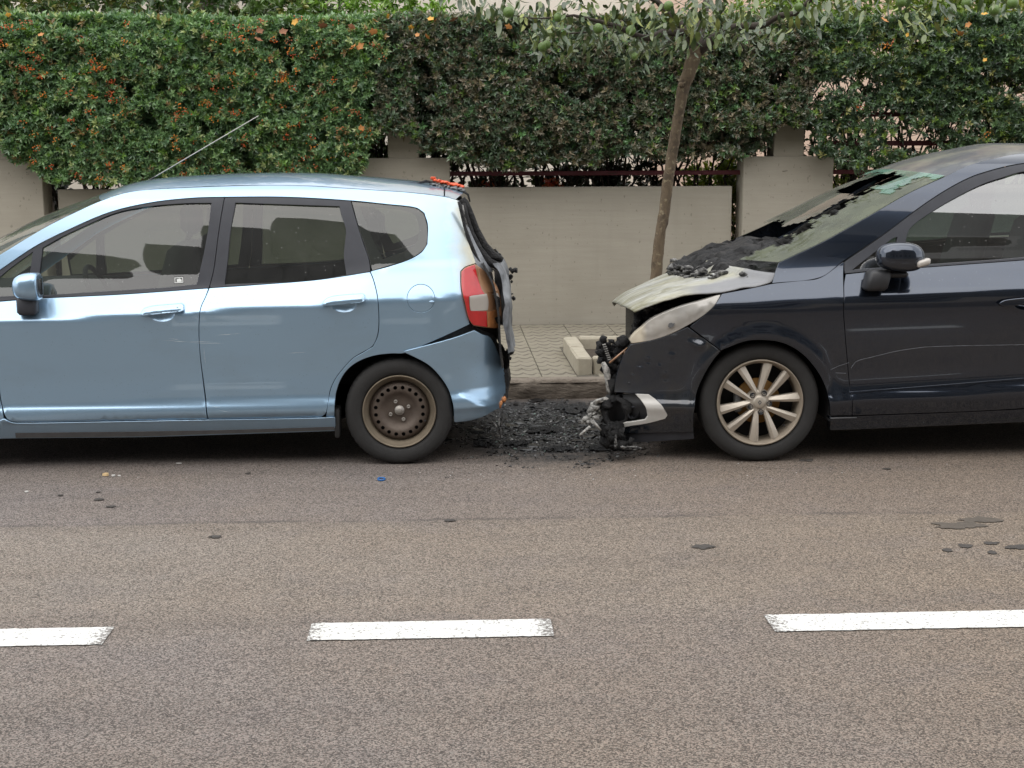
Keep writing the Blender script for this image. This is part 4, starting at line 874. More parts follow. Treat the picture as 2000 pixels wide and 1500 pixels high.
# bonnet, bleached by the fire and warped
hn = [C.p3(q) for q in ((1240, 611), (1256, 604), (1288, 591.5), (1320, 582.5), (1352, 576), (1375, 574), (1410, 572), (1450, 565), (1480, 559.5), (1507, 551), (1514, 534))]
hfn = [atY(*q, 2*C.yc-C.Y0-.16) for q in ((1200, 597), (1216, 581), (1245, 565), (1280, 547.5), (1315, 532), (1350, 519.5), (1395, 507), (1441, 495))]
def dens(P, n): d = np.r_[0, np.cumsum(np.linalg.norm(np.diff(P, axis=0), axis=1))]; t = np.linspace(0, d[-1], n); P = np.array(P); return np.stack([pchip(d, P[:, k])(t) for k in range(3)], 1)
A_, B_ = dens(hn, 44), dens(hfn, 44); nu = 40; hv = []
for i in range(44):
    v_ = i/43; k1 = np.clip((v_-.55)/.45, 0, 1); k1 = k1*k1*(3-2*k1)
    for k in range(nu):
        u = k/(nu-1); s_ = 1-abs(2*u-1)**2.3; P = A_[i]*(1-u)+B_[i]*u
        x = P[0]-.30*k1*s_-.05*s_*(1-v_); z = P[2]+(.035+.02*v_)*s_*(1-.6*k1)
        z += .008*noise.noise(Vector((x*5, P[1]*4, 0)))+.004*noise.noise(Vector((x*16, P[1]*13, 4))); hv.append((x, P[1], z))
hfc = [(i*nu+k, i*nu+k+1, (i+1)*nu+k+1, (i+1)*nu+k) for i in range(43) for k in range(nu-1)]
hood = mesh('bonnet', hv, hfc, M['burnt_hood'], C.r); md = hood.modifiers.new('thickness', 'SOLIDIFY'); md.thickness = .006; md.offset = -1
# headlamp, bumper, fog lamp trim
C.hl = C.panel('headlight', [(1231, 664), (1241, 651), (1254, 640.5), (1271, 625.6), (1296, 613), (1331, 599.5), (1373, 587.5), (1407, 576), (1395, 596), (1373, 616), (1341, 636), (1309, 652), (1275, 663.5), (1250, 668), (1234, 670)], M['headlamp_haze'], dy=-.003, gap=.0015, bev=.007, bulge=.018, thick=.05, mirror=False)
C.panel('burnt_hole', [(1306, 632), (1311, 630), (1314, 632), (1318, 631), (1316, 637), (1309, 641), (1305, 638)], M['steel_grey'], C.hl, dy=-.0225, gap=0, thick=.002, bev=.0003, step=.01, lstep=.006, mirror=False)
dn = [(C.xz((1366, 668)), .70, .030), (C.xz((1352, 664)), .4, .022), (C.xz((1250, 716)), .6, .012), (C.xz((1266, 704)), -.5, .014), (C.xz((1288, 712)), .5, .012), (C.xz((1312, 690)), .35, .018), (C.xz((1236, 732)), .6, .010), (C.xz((1300, 735)), -.3, .02)]
def dents(x, z):
    r = 0.
    for c_, k_, s_ in dn: r = r+k_*(z-c_[1])*np.exp(-(((x-c_[0])**2+(z-c_[1])**2)/s_**2)**1.5)
    return r
C.bp = C.panel('front_bumper', [(1233, 673), (1254, 669.5), (1275, 665.5), (1309, 654.5), (1343, 640), (1374, 662), (1406, 686), (1391, 705), (1373, 735), (1359, 770), (1354, 810), (1354, 843), (1280, 845), (1214, 846), (1196, 844), (1197, 840), (1227, 834), (1265, 828), (1299, 818.5), (1304.5, 811), (1289, 787), (1268, 770), (1241, 768.5), (1215, 766), (1200, 766), (1203, 743), (1211, 713), (1220, 692)], SN, dy=0, gap=.001, bev=.006, thick=.03, corner=30, extra=dents, step=.011, mirror=False)
C.panel('fog_lamp_trim', [(1241.6, 770), (1267, 771), (1288.5, 788), (1303.5, 811), (1299, 817.6), (1265, 826.5), (1227, 832.5), (1197, 839.5), (1196, 834), (1207.5, 828), (1240, 823.5), (1261, 820), (1266, 813), (1263, 798), (1252, 781)], M['silver_trim'], C.bp, dy=-.008, gap=.001, bev=.004, step=.014, lstep=.01, mirror=False)
C.panel('fog_lamp_recess', [(1185, 772), (1243, 770), (1256, 782), (1268, 800), (1268, 820), (1240, 826), (1200, 832), (1178, 815)], M['black_trim'], C.bp, dy=.05, gap=0, thick=.02, mirror=False)
b = MB(); fcn = C.p3((1238, 806), .03); b.lathe([(.03, 0), (.038, .01), (.034, .03), (.0001, .035)], fcn, 20); b.out('fog_lamp', M['satin_grey'], C.bp)
b = MB(); fcn = C.p3((1204, 806), -.005)
pts = [fcn+np.array((.062*math.cos(a)*1.0, -.01*math.sin(a*2), .075*math.sin(a))) for a in np.linspace(0, 2*math.pi, 22)]
b.tube(pts, [.02+.010*math.sin(3*a)+random.uniform(-.004, .004) for a in np.linspace(0, 2*math.pi, 22)], 9, False)
for k in range(14): a = random.uniform(0, 6.3); r = random.uniform(.012, .024); b.blob(fcn+np.array((.07*math.cos(a), random.uniform(.0, .06), .08*math.sin(a))), (r, r, r), 1, .3)
b.out('melted_fog_lamp', M['char'], C.r)['kind'] = 'stuff'
C.panel('lower_lip', [(1214, 847), (1280, 846), (1354, 844), (1355.5, 857), (1290, 861), (1229, 864)], M['satin_grey'], dy=.012, gap=.001, bev=.004, mirror=False)
b = MB(); pz_ = C.p3((1229, 748.5)); b.lathe([(.0001, -.0015), (.007, -.0015), (.0075, .002)], pz_, 14); b.out('bumper_plug', M['black_trim'], C.bp)
# burnt nose: radiator support, hanging strips, melted lumps, engine bay
C.cross('radiator', [(1.20, C.Y0+.22, .80), (1.17, C.Y0+.24, .62), (1.12, C.Y0+.26, .44), (1.08, C.Y0+.26, .20)], -.02, 0, M['char'], nv=16, nu=36, p=3, disp=rough(.03, 8, 2))
MB().box((1.10, C.Y0+.28, .30), (1.70, C.Y0+C.W-.28, .80), .05).out('engine', M['char'], C.r)
b = MB()
for k in range(70):
    px_, py_ = random.uniform(1238, 1310), 0; py_ = 640-(px_-1238)*.62+random.uniform(-8, 8); r = random.uniform(.010, .026); b.blob(atY(px_, py_, C.Y0+random.uniform(.25, .6)), (r, r, r*.9), 1, .5)
for k in range(40):
    r = random.uniform(.012, .03); b.blob(atY(random.uniform(1240, 1268), random.uniform(610, 655), C.Y0+random.uniform(.3, .6)), (r, r, r), 1, .5)
b.tube([atY(1244, 612, C.Y0+.35), atY(1243, 655, C.Y0+.35)], [.018, .022], 8); b.tube([atY(1262, 625, C.Y0+.4), atY(1300, 598, C.Y0+.4)], .012, 8)
b.out('engine_bay_remains', M['char'], C.r)['kind'] = 'stuff'
b = MB()
for k in range(12): r = random.uniform(.010, .018); b.blob(atY(random.uniform(1258, 1300), random.uniform(596, 612), C.Y0+random.uniform(.3, .35)), (r*1.2, r, r), 1, .3)
b.out('ashy_remains', M['ash'], C.r)['kind'] = 'stuff'
b = MB()
pts = [atY(x, y, C.Y0+.30) for x, y in ((1178, 662), (1181, 680), (1184, 696), (1190, 708))]; b.tube(pts, [.016, .020, .018, .012], 8)
pts = [atY(x, y, C.Y0+.34) for x, y in ((1192, 705), (1205, 690), (1216, 672), (1222, 662))]; b.tube(pts, [.018, .022, .020, .022], 8)
for k in range(60):
    r = random.uniform(.010, .028); b.blob(atY(random.uniform(1172, 1226), random.uniform(664, 720), C.Y0+random.uniform(.28, .5)), (r, r, r), 1, .5)
for k in range(40):
    r = random.uniform(.012, .03); b.blob(atY(random.uniform(1192, 1214), random.uniform(700, 765), C.Y0+random.uniform(.24, .34)), (r, r, r*1.45), 1, .5)
for x, y, r in ((1178, 662, .020), (1171, 706, .016), (1217, 667, .034), (1208, 672, .02), (1176, 672, .012)): b.blob(atY(x, y, C.Y0+.29), (r, r, r), 2, .12)
b.out('radiator_support', M['char'], C.r)['kind'] = 'stuff'
b = MB()
pts = [atY(x, y, C.Y0+.235) for x, y in ((1178, 708), (1184, 722), (1188, 745), (1189, 762), (1196, 772))]; b.tube(pts, [.012, .020, .017, .014, .010], 7)
for k in range(8): b.tube([atY(1176.5+k*1.5, 674+k*4.2, C.Y0+.262), atY(1183+k*1.6, 672.5+k*4.2, C.Y0+.262)], .004, 5)
b.out('bumper_strip', M['pale_ash'], C.r)
b = MB(); b.tube([atY(x, y, C.Y0+.2) for x, y in ((1190, 709), (1206, 696), (1226, 679))], [.006, .006, .004], 6); b.out('wiring', M['melted_brown'], C.r)
b = MB()
for k in range(46):
    t = random.random(); x = 1172-26*t+random.uniform(-8, 12); y = 783+45*t+random.uniform(-5, 5); r = random.uniform(.010, .026); b.blob(atY(x, y, C.Y0+random.uniform(.18, .30)), (r, r, r*.7), 1, .4)
b.tube([atY(1132, 850, C.Y0+.12), atY(1152, 834, C.Y0+.15)], [.006, .011], 5); b.tube([atY(1156, 822, C.Y0+.1), atY(1174, 840, C.Y0+.1)], [.012, .004], 5)
b.out('melted_grille', M['pale_ash'], C.r)['kind'] = 'stuff'
b = MB()
for k in range(36):
    t = random.random(); x = 1185+50*t+random.uniform(-14, 8); y = 848+26*t+random.uniform(-14, 12); r = random.uniform(.012, .034); P = atY(x, y, C.Y0+random.uniform(.1, .26)); P[2] = max(P[2], .012); b.blob(P, (r*1.2, r, r), 1, .5)
b.out('melted_lower_bumper', M['char'], C.r)['kind'] = 'stuff'
b = MB()
for k in range(9): r = random.uniform(.006, .013); P = atY(1200+random.uniform(-2, 3)+k*.4, 852+k*2.4, C.Y0+.085); b.blob(P, (r*.7, r, r*1.5), 1, .3)
for k in range(9): r = random.uniform(.008, .014); P = atY(1216+k*4, 876+random.uniform(-3, 3), C.Y0+.075); P[2] = max(P[2], .01); b.blob(P, (r*1.3, r, r*.6), 1, .3)
b.out('bubbled_plastic', M['ash'], C.r)['kind'] = 'stuff'
# reflective mask-edge dents of the scorched bumper: their tilt is shaped to mirror pale patches of sky
# dark inside
C.panel('body_shell', [(1440, 660), (1440, 580), (1510, 562), (1650, 545), (2000, 520), complex(5.2, 1.13), complex(5.25, .3), complex(4.74, .24), *[complex(4.34+.39*math.cos(math.radians(a)), .31+.39*math.sin(math.radians(a))) for a in range(0, 185, 15)], complex(3.9, .24), (2000, 815), (1640, 830), *[(a_[0]+2, a_[1]-2) for a_ in carch2[::-1]], (1456, 664)], M['dark_inside'], dy=.035, gap=.002, thick=.004, step=.07, corner=25)
C.panel('body_shell', [(1240, 680), (1340, 645), (1400, 600), (1436, 580), (1436, 668), (1420, 677), *carch[::-1], (1340, 838), (1310, 830), (1300, 780), (1262, 768), (1222, 760)], M['dark_inside'], dy=.035, gap=.002, thick=.004, step=.07, corner=25, mirror=False)
MB().box((2.08, C.Y0+.12, .20), (3.9, C.Y0+C.W-.12, .36)).box((1.25, C.Y0+.34, .22), (2.1, C.Y0+C.W-.34, .5)).box((3.9, C.Y0+.34, .24), (5.2, C.Y0+C.W-.34, .5)).out('underbody', M['dark_inside'], C.r, False)
half_drum(C, 1.638, .312, .385, C.Y0+.035, C.Y0+.32); half_drum(C, 4.34, .312, .385, C.Y0+.035, C.Y0+.32)
for x, y in ((3.10, .45), (3.10, 1.40)): seat(C, x, C.Y0+y, .66, .5, .26, .64)
for y in (.4, .92, 1.44): seat(C, 4.05, C.Y0+y, .66, .44, .26, .6)
C.panel('door_lining', [(1655, 540), (2000, 514), complex(4.6, 1.13), complex(4.3, .7), complex(4.0, .35), (1670, 800)], M['cabin'], dy=.08, gap=0, thick=.01, step=.09)
# mirror with indicator
mc = C.p3((1758, 503), -.15)
def mshape(q): q = q.copy(); q[2] += .22*(1-q[0]**2)*(q[2] > 0)*.5-.12*q[0]*(q[2] > 0); q[2] *= .9+.1*q[0]; return q
mo = superq('door_mirror', mc, (.124, .085, .080), .72, .8, NP, C.r, mshape)
b = MB(); p0 = C.p3((1715, 545), -.10); b.box((p0[0]-.055, p0[1]-.03, p0[2]-.062), (p0[0]+.060, C.Y0+.05, p0[2]+.045), .016); v = b.v[0]; v[:, 0] += (v[:, 2]-p0[2])*.25; b.out('mirror_foot', M['black_trim'], mo)
b = MB(); b.box((p0[0]+.05, p0[1]-.01, p0[2]+.005), (p0[0]+.16, p0[1]+.09, p0[2]+.04), .014); b.out('mirror_arm', M['black_trim'], mo)
b = MB(); p1 = C.p3((1797, 510), -.15); b.box((p1[0]-.038, p1[1]-.088, p1[2]-.020), (p1[0]+.028, p1[1]-.03, p1[2]+.014), .008); v = b.v[0]; v[:, 2] += (v[:, 0]-p1[0])*.28; v[:, 2] -= np.clip(p1[0]-v[:, 0], 0, 1)*0; b.out('indicator', M['white_lens'], mo)
for pts in ([(1622, 722), (1640, 714), (1658, 708)], [(1662, 719), (1672, 706), (1700, 698), (1760, 684), (1820, 677), (2000, 673)], [(1632, 728), (1652, 729)]):
    L = smooth_loop([C.xz(p) for p in pts], .02, 60, False); v = []
    for i, m_ in enumerate(L):
        d = L[min(i+1, len(L)-1)]-L[max(i-1, 0)]; nrm = np.array((-d[1], d[0]))/np.linalg.norm(d)
        for s_ in (-1, 1): p = m_+nrm*.0016*s_*random.uniform(.5, 1.1); v.append((p[0], C.Y0+float(C.ys(*p))-.0015, p[1]))
    mesh('scratch', v, [(2*i, 2*i+1, 2*i+3, 2*i+2) for i in range(len(L)-1)], M['grey_scratch'], C.fd if pts[0][0] > 1660 else C.fe)
# alloy wheel: five pairs of spokes
def alloy_wheel(car, x, y, z, R):
    w = wheel_empty(car, x, y, z); c = (x, y, z)
    tyre(w, c, R, .205, .232, False)
    b = MB(); b.lathe([(.232, .022), (.2325, .008), (.230, .003), (.225, .003), (.221, .010), (.212, .022), (.207, .05), (.203, .15)], c, 84); b.out('rim', M['alloy_dirty'], w)
    b = MB()
    for k in range(5):
        bis = math.radians(-81+72*k)
        for s_ in (-1, 1):
            pa = .050*np.array((math.cos(bis+s_*.47), math.sin(bis+s_*.47))); pb = .215*np.array((math.cos(bis+s_*.255), math.sin(bis+s_*.255))); dv = (pb-pa)/np.linalg.norm(pb-pa); nv_ = np.array((-dv[1], dv[0]))*s_
            def pt(r, a, off): return np.array((r*math.cos(a)-off*math.sin(a), r*math.sin(a)+off*math.cos(a)))
            rows = []
            for t in np.linspace(0, 1, 6):
                pc = pa+(pb-pa)*t; wi = .0105+.0085*t; wo = .012+.017*t
                yf = .018-.006*math.sin(math.pi*t)-.004*t
                # cross-section: inner wall, ridge on the side away from the pair's slot, outer bevel
                pI = pc-nv_*wi; pR = pc-nv_*wi*.15; pO = pc+nv_*wo
                rows.append([(x+pI[0], y+yf+.040, z+pI[1]), (x+pI[0], y+yf+.006, z+pI[1]), (x+pR[0], y+yf, z+pR[1]), (x+pO[0], y+yf+.012, z+pO[1]), (x+pO[0], y+yf+.045, z+pO[1])])
            v = [p for row in rows for p in row]; f = []
            for i in range(5):
                for j in range(4): f.append((i*5+j, i*5+j+1, (i+1)*5+j+1, (i+1)*5+j))
            b = MB(); b.add(v, f); sp = b.out('spoke', M['alloy'], w, False)
    b = MB(); b.lathe([(.0001, .016), (.028, .016), (.032, .019), (.034, .024), (.046, .022), (.060, .024), (.070, .032), (.072, .06)], c, 40); b.out('hub', M['alloy'], w)
    for k in range(5):
        a = math.radians(-81+72*k); cc = (x+.054*math.cos(a), y, z+.054*math.sin(a))
        b = MB(); b.lathe([(.0001, .0235), (.011, .0235), (.012, .018), (.0145, .0195), (.0155, .024)], cc, 16); b.out('wheel_bolt', M['black_trim'], w)
        b = MB(); b.lathe([(.0001, .0205), (.005, .0205), (.0065, .0215), (.007, .024)], cc, 6); b.out('bolt_head', M['steel_grey'], w)
    # lozenge emblem on the cap
    b = MB()
    for s_, y_ in ((1, .0145),):
        o_ = [(0, .013), (.0105, 0), (0, -.013), (-.0105, 0)]; i_ = [(p*.55, q*.55) for p, q in o_]
        v = [(x+p, y+y_, z+q) for p, q in o_+i_]+[(x+p, y+.0165, z+q) for p, q in o_+i_]
        f = [(i, (i+1) % 4, 4+(i+1) % 4, 4+i) for i in range(4)]+[(8+i, i, (i+1) % 4, 8+(i+1) % 4)[::-1] for i in range(4)]+[(12+i, 4+i, 4+(i+1) % 4, 12+(i+1) % 4) for i in range(4)]
        b.add(v, f)
    b.out('emblem', M['steel_grey'], w, False)
    b = MB(); b.lathe([(.0001, .075), (.122, .075), (.122, .095)], c, 48); b.out('brake_disc', M['brake_rust'], w)
    MB().lathe([(.0001, .12), (.204, .12)], c, 40).out('inner_wheel', M['dark_inside'], w)
    b = MB(); b.box((x-.13, y+.05, z-.06), (x-.085, y+.10, z+.07), .012); b.out('brake_caliper', M['steel_grey'], w)
    b = MB(); a = math.radians(-43); b.tube([(x+.19*math.cos(a), y+.05, z+.19*math.sin(a)), (x+.183*math.cos(a), y+.015, z+.183*math.sin(a))], .004, 6); b.out('valve', M['black_trim'], w)
    return w
cw = alloy_wheel(C, 1.638, C.Y0+.042, .3225, .3225)
place_wheel(C, cw, 4.34, False); place_wheel(C, cw, 4.34, True); place_wheel(C, cw, 1.638, True)
# ------------------------------------------------------------------ plants
def leaf_cloud(P, D, m, L, wr, cols, spread=(.5, 1.35), shoot=.03, fold=.18):
    """m leaves round each shoot (P position, D direction); L: leaf length range; cols: one colour per shoot"""
    n = len(P); D = D/np.linalg.norm(D, axis=1)[:, None]
    a = np.cross(D, RNG.normal(size=(n, 3))); a /= np.linalg.norm(a, axis=1)[:, None]+1e-9; b = np.cross(D, a)
    V = np.zeros((n, m, 4, 3)); T = np.zeros((n, m, 4, 3))
    for j in range(m):
        ph = j*2.4+RNG.uniform(-.4, .4, n); el = RNG.uniform(*spread, n)*(1.1-.5*j/m)
        d = D*np.cos(el)[:, None]+(a*np.cos(ph)[:, None]+b*np.sin(ph)[:, None])*np.sin(el)[:, None]
        sd = np.cross(d, D); sd /= np.linalg.norm(sd, axis=1)[:, None]+1e-9; up = np.cross(sd, d)
        l = (RNG.uniform(*L, n))[:, None]; w = l*wr*.5; p = P+D*(shoot*j/m)
        mid = p+d*l*.45
        V[:, j, 0] = p; V[:, j, 1] = mid+sd*w+up*w*fold*2; V[:, j, 2] = p+d*l-up*l*.10; V[:, j, 3] = mid-sd*w+up*w*fold*2
        T[:, j] = (cols*RNG.uniform(.7, 1.3, (n, 1)))[:, None, :]
    k = np.arange(n*m)[:, None]*4; F = np.concatenate([k+[0, 1, 2], k+[0, 2, 3]], 0)
    return V.reshape(-1, 3), F, T.reshape(-1, 3)
def fbm(P, sc, sd=0): return np.array([noise.noise(Vector((p[0]*sc+sd, p[1]*sc, p[2]*sc)))+.5*noise.noise(Vector((p[0]*sc*2.3+sd, p[1]*sc*2.3, p[2]*sc*2.3+7))) for p in P])
def pick(n, opts):
    """a random colour per shoot out of (weight, colour)"""
    w = np.array([o[0] for o in opts], float); i = RNG.choice(len(opts), n, p=w/w.sum()); return np.array([o[1] for o in opts])[i]
HY = 12.30
def hedge(name, label, poly, n, opts, back=.5, hollow=.25, hs=2.6, thin=None, thinamt=0, leafL=(.036, .058), depth=.9, seed=0, berries=0, tips=.06, tipcol=(.16, .24, .04), fillers=.75, topz=2.78, edge_noise=.07):
    r = root(name, (float(np.mean([atY(*q, HY)[0] for q in poly])), HY+.3, 1.3), label, 'hedge')
    W2 = np.array([[atY(px, py, HY)[0], atY(px, py, HY)[2]] for px, py in poly]); lo, hi = W2.min(0), W2.max(0)
    def sample(k, yr):
        Q = np.stack([RNG.uniform(lo[0], hi[0], k*3), RNG.uniform(lo[1], hi[1], k*3)], 1)
        jit = np.stack([fbm(np.c_[Q, np.zeros(len(Q))], 4, seed+3), fbm(np.c_[Q, np.zeros(len(Q))], 4, seed+11)], 1)*edge_noise
        Q = Q[inside(Q+jit, W2)][:k]; return Q
    # front skin: lumps and hollows
    Q = sample(n, None); q3 = np.c_[Q[:, 0], np.zeros(len(Q)), Q[:, 1]]
    lump = fbm(q3, 2.2, seed)*.08+fbm(q3, 6, seed+1)*.06+fbm(q3, 13, seed+2)*.035
    hol = fbm(q3, hs, seed+5); deep = np.clip((hol-(.55-hollow))*1.4, 0, .6)
    y = HY-lump+deep+RNG.uniform(0, .09, len(Q)); topd = np.clip(Q[:, 1]-(topz-.22), 0, 1); y += topd**2*2.0
    keep = RNG.uniform(size=len(Q)) > np.clip(deep*2.0, 0, .78)
    if thin is not None: keep &= RNG.uniform(size=len(Q)) > thin(q3)*thinamt
    P = np.stack([Q[:, 0], y, Q[:, 1]], 1)[keep]; k = len(P)
    D = np.stack([RNG.normal(0, .55, k), -RNG.uniform(.35, 1.1, k), RNG.normal(.35, .5, k)], 1)
    cols = pick(k, opts); yt = RNG.uniform(size=k) < tips*(1+2*fbm(P, 1.7, seed+20).clip(0, 1)); cols[yt] = np.array(tipcol)*RNG.uniform(.7, 1.2, (yt.sum(), 1))
    V, F, T = leaf_cloud(P, D, 8, leafL, .40, cols)
    fo = mesh('foliage', V, F, M['leaf'], r, False, tint=T); fo['kind'] = 'stuff'
    # inner leaves and the flat clipped top
    Q = sample(int(n*fillers), None); k = len(Q); q3 = np.c_[Q[:, 0], np.zeros(k), Q[:, 1]]
    y = HY+.12+RNG.uniform(0, depth, k)**1.3
    keep = np.ones(k, bool)
    if thin is not None: keep = RNG.uniform(size=k) > thin(q3)*min(1, thinamt*1.1)
    P = np.stack([Q[:, 0], y, Q[:, 1]], 1)[keep]; k = len(P)
    kt = int(n*.35); tp = np.stack([RNG.uniform(lo[0], hi[0], kt), RNG.uniform(HY+.1, HY+1.1, kt), topz+RNG.normal(0, .02, kt)], 1); tp[:, 2] += fbm(tp, 1.5, seed)*.04
    P = np.vstack([P, tp]); D = RNG.normal(size=(len(P), 3)); D[k:] = [0, -.2, 1]; D[k:] += RNG.normal(0, .5, (kt, 3))
    V, F, T = leaf_cloud(P, D, 7, (leafL[0]*1.1, leafL[1]*1.2), .45, pick(len(P), opts)); fi = mesh('inner_foliage', V, F, M['leaf'], r, False, tint=T); fi['kind'] = 'stuff'
    # twigs
    b = MB()
    for i in range(int((hi[0]-lo[0])*26)):
        x = random.uniform(lo[0]+.1, hi[0]-.1); y = random.uniform(12.86, 13.3); z0 = 1.2; p = np.array((x, y, z0)); pts = [p.copy()]
        for s_ in range(6): p = p+np.array((random.gauss(0, .09), random.gauss(-.02, .06), .23)); pts.append(p.copy())
        b.tube(pts, np.linspace(random.uniform(.007, .016), .003, 7), 5, False)
        for s_ in range(3):
            q = pts[random.randint(1, 5)]; d = np.array((random.gauss(0, .22), random.gauss(-.15, .12), random.uniform(-.02, .2))); b.tube([q, q+d*.5+np.array((0, 0, .02)), q+d], [.005, .004, .002], 4, False)
    tw = b.out('branches', M['twig'], r); tw['kind'] = 'stuff'
    if berries:
        ico = MB().blob((0, 0, 0), (1, 1, 1), 1, 0); iv, jf = ico.v[0], np.array(ico.f); V = []; F = []; T = []; m = 0
        Q = sample(berries, None); q3 = np.c_[Q[:, 0], np.zeros(len(Q)), Q[:, 1]]
        dl = fbm(q3, 1.4, seed+30)
        for (x, z), q, dn in zip(Q, q3, dl):
            if dn < random.uniform(-.5, .35): continue
            yb = HY-.05+random.uniform(-.03, .03)-float(fbm([q], 2.2, seed)[0])*.08; c_ = np.array(random.choice([(.55, .12, .015), (.60, .20, .02), (.46, .08, .015), (.42, .14, .05)]))
            for s_ in range(random.randint(5, 16)):
                rr = random.uniform(.0045, .0075); c = np.array((x, yb, z))+RNG.normal(0, .016, 3)*(1.5, .8, 1)
                V.append(iv*rr+c); F.append(jf+m); T.append(np.tile(c_*random.uniform(.7, 1.2), (len(iv), 1))); m += len(iv)
        be = mesh('berries', np.vstack(V), np.vstack(F), M['berry'], r, True, tint=np.vstack(T)); be['kind'] = 'stuff'
    return r
G1 = [(5, (.076, .132, .056)), (3, (.055, .100, .050)), (2.4, (.115, .180, .080)), (1.1, (.19, .22, .10)), (.4, (.17, .11, .05))]; G1 = [(a, tuple(1.95*v for v in c)) for a, c in G1]
G2 = [(4, (.060, .090, .052)), (3, (.088, .090, .060)), (2.2, (.125, .105, .072)), (1.3, (.045, .075, .045)), (.6, (.17, .145, .09)), (1, (.075, .15, .06))]; G2 = [(a, tuple(1.6*v for v in c)) for a, c in G2]
G3 = [(4, (.055, .092, .045)), (3, (.044, .072, .042)), (1.2, (.09, .15, .06)), (.5, (.17, .17, .06))]; G3 = [(a, tuple(1.6*v for v in c)) for a, c in G3]
hedge('hedge', 'dense green clipped hedge dotted with orange berries, behind the pale blue hatchback', [(-160, 40), (-40, 33), (200, 36), (450, 44), (620, 40), (760, 40), (750, 150), (742, 240), (752, 262), (706, 300), (698, 348), (560, 356), (380, 358), (120, 352), (55, 340), (22, 305), (2, 270), (-160, 262)], 14000, G1, hollow=.22, seed=1, berries=250, tips=.07, tipcol=(.15, .27, .05))
hedge('hedge', 'darker brownish green stretch of hedge above the wall, behind the tree', [(735, 40), (900, 34), (1150, 34), (1420, 30), (1590, 36), (1600, 110), (1588, 200), (1582, 240), (1516, 246), (1512, 300), (1460, 308), (1400, 300), (1330, 318), (1240, 300), (1160, 318), (1080, 306), (1010, 330), (930, 322), (882, 310), (862, 302), (830, 300), (815, 256), (745, 258), (735, 150)], 12500, G2, hollow=.24, seed=40, tips=.06, tipcol=(.13, .21, .045), leafL=(.034, .056))
def gaps(q):
    t = np.clip(fbm(q, 3.0, 77)*1.3+.30, 0, 1); px = 881+q[:, 0]*220
    for (cx, cz, rx, rz, a) in ((3.62, 2.28, .26, .25, .9), (4.15, 1.72, .42, .12, 1.0), (3.9, 1.98, .35, .10, .9), (4.3, 1.50, .4, .13, 1.), (3.75, 1.75, .25, .14, .8)):
        t = np.maximum(t, a*np.exp(-(((q[:, 0]-cx)/rx)**2+((q[:, 2]-cz)/rz)**2)**2))
    return t
hedge('hedge', 'loose gappy hedge with pink wall showing through, above the dark car', [(1578, 38), (1750, 34), (1900, 30), (2200, 26), (2200, 330), (1990, 326), (1800, 330), (1640, 330), (1600, 300), (1588, 240), (1575, 140)], 9500, G3, hollow=.1, seed=80, thin=gaps, thinamt=1.0, fillers=.55, depth=.6, tips=.08, berries=18)
# big fallen leaves caught on the hedge top
LF = None
def leaf_mesh(name, L, Wd, curl, lobes=0):
    v = [(0, 0, 0)]; n = 7; f = []
    for i in range(1, n): t = i/n; w = Wd*math.sin(math.pi*t**.8)*(1+(.35*math.sin(t*14) if lobes else 0)); z = curl*L*(t-.5)**2; v += [(t*L, -w/2, z+.12*w), (t*L, 0, z), (t*L, w/2, z+.12*w)]
    v.append((L, 0, curl*L*.25)); e = len(v)-1
    f = [(0, 1, 2), (0, 2, 3)]+[q for i in range(n-2) for q in ((1+3*i, 4+3*i, 5+3*i, 2+3*i), (2+3*i, 5+3*i, 6+3*i, 3+3*i))]+[(e-3, e, e-2), (e-2, e, e-1)]
    me = bpy.data.meshes.new(name); me.from_pydata(v, [], f); me.polygons.foreach_set('use_smooth', np.ones(len(f), bool)); return me
lm = {}
for k_, mat in (('yellow', 'yellow_leaf'), ('rust', 'dead_leaf'), ('brown', 'brown_leaf')):
    lm[k_] = leaf_mesh('fallen_leaf', .10, .065, .5, 1); lm[k_].materials.append(M[mat])
spots = [(806, 50, 'yellow'), (812, 66, 'rust'), (850, 42, 'rust'), (836, 35, 'yellow'), (834, 68, 'rust'), (735, 42, 'rust'), (738, 62, 'rust'), (760, 36, 'yellow'), (640, 52, 'brown'), (693, 54, 'brown'), (500, 62, 'brown'), (496, 74, 'brown'), (570, 44, 'yellow'), (545, 64, 'brown'), (690, 92, 'yellow'), (684, 95, 'rust'), (697, 96, 'rust'), (1000, 55, 'rust'), (945, 28, 'rust'), (895, 36, 'brown'), (1060, 78, 'rust'), (22, 52, 'rust'), (74, 70, 'rust'), (52, 57, 'yellow'), (22, 28, 'yellow'), (1855, 34, 'yellow'), (1885, 50, 'rust'), (1870, 62, 'yellow'), (1770, 66, 'yellow'), (1915, 28, 'yellow'), (1720, 35, 'rust'), (1960, 68, 'rust'), (1920, 120, 'yellow'), (700, 252, 'rust'), (698, 262, 'rust'), (1880, 70, 'rust'), (1866, 30, 'yellow')]
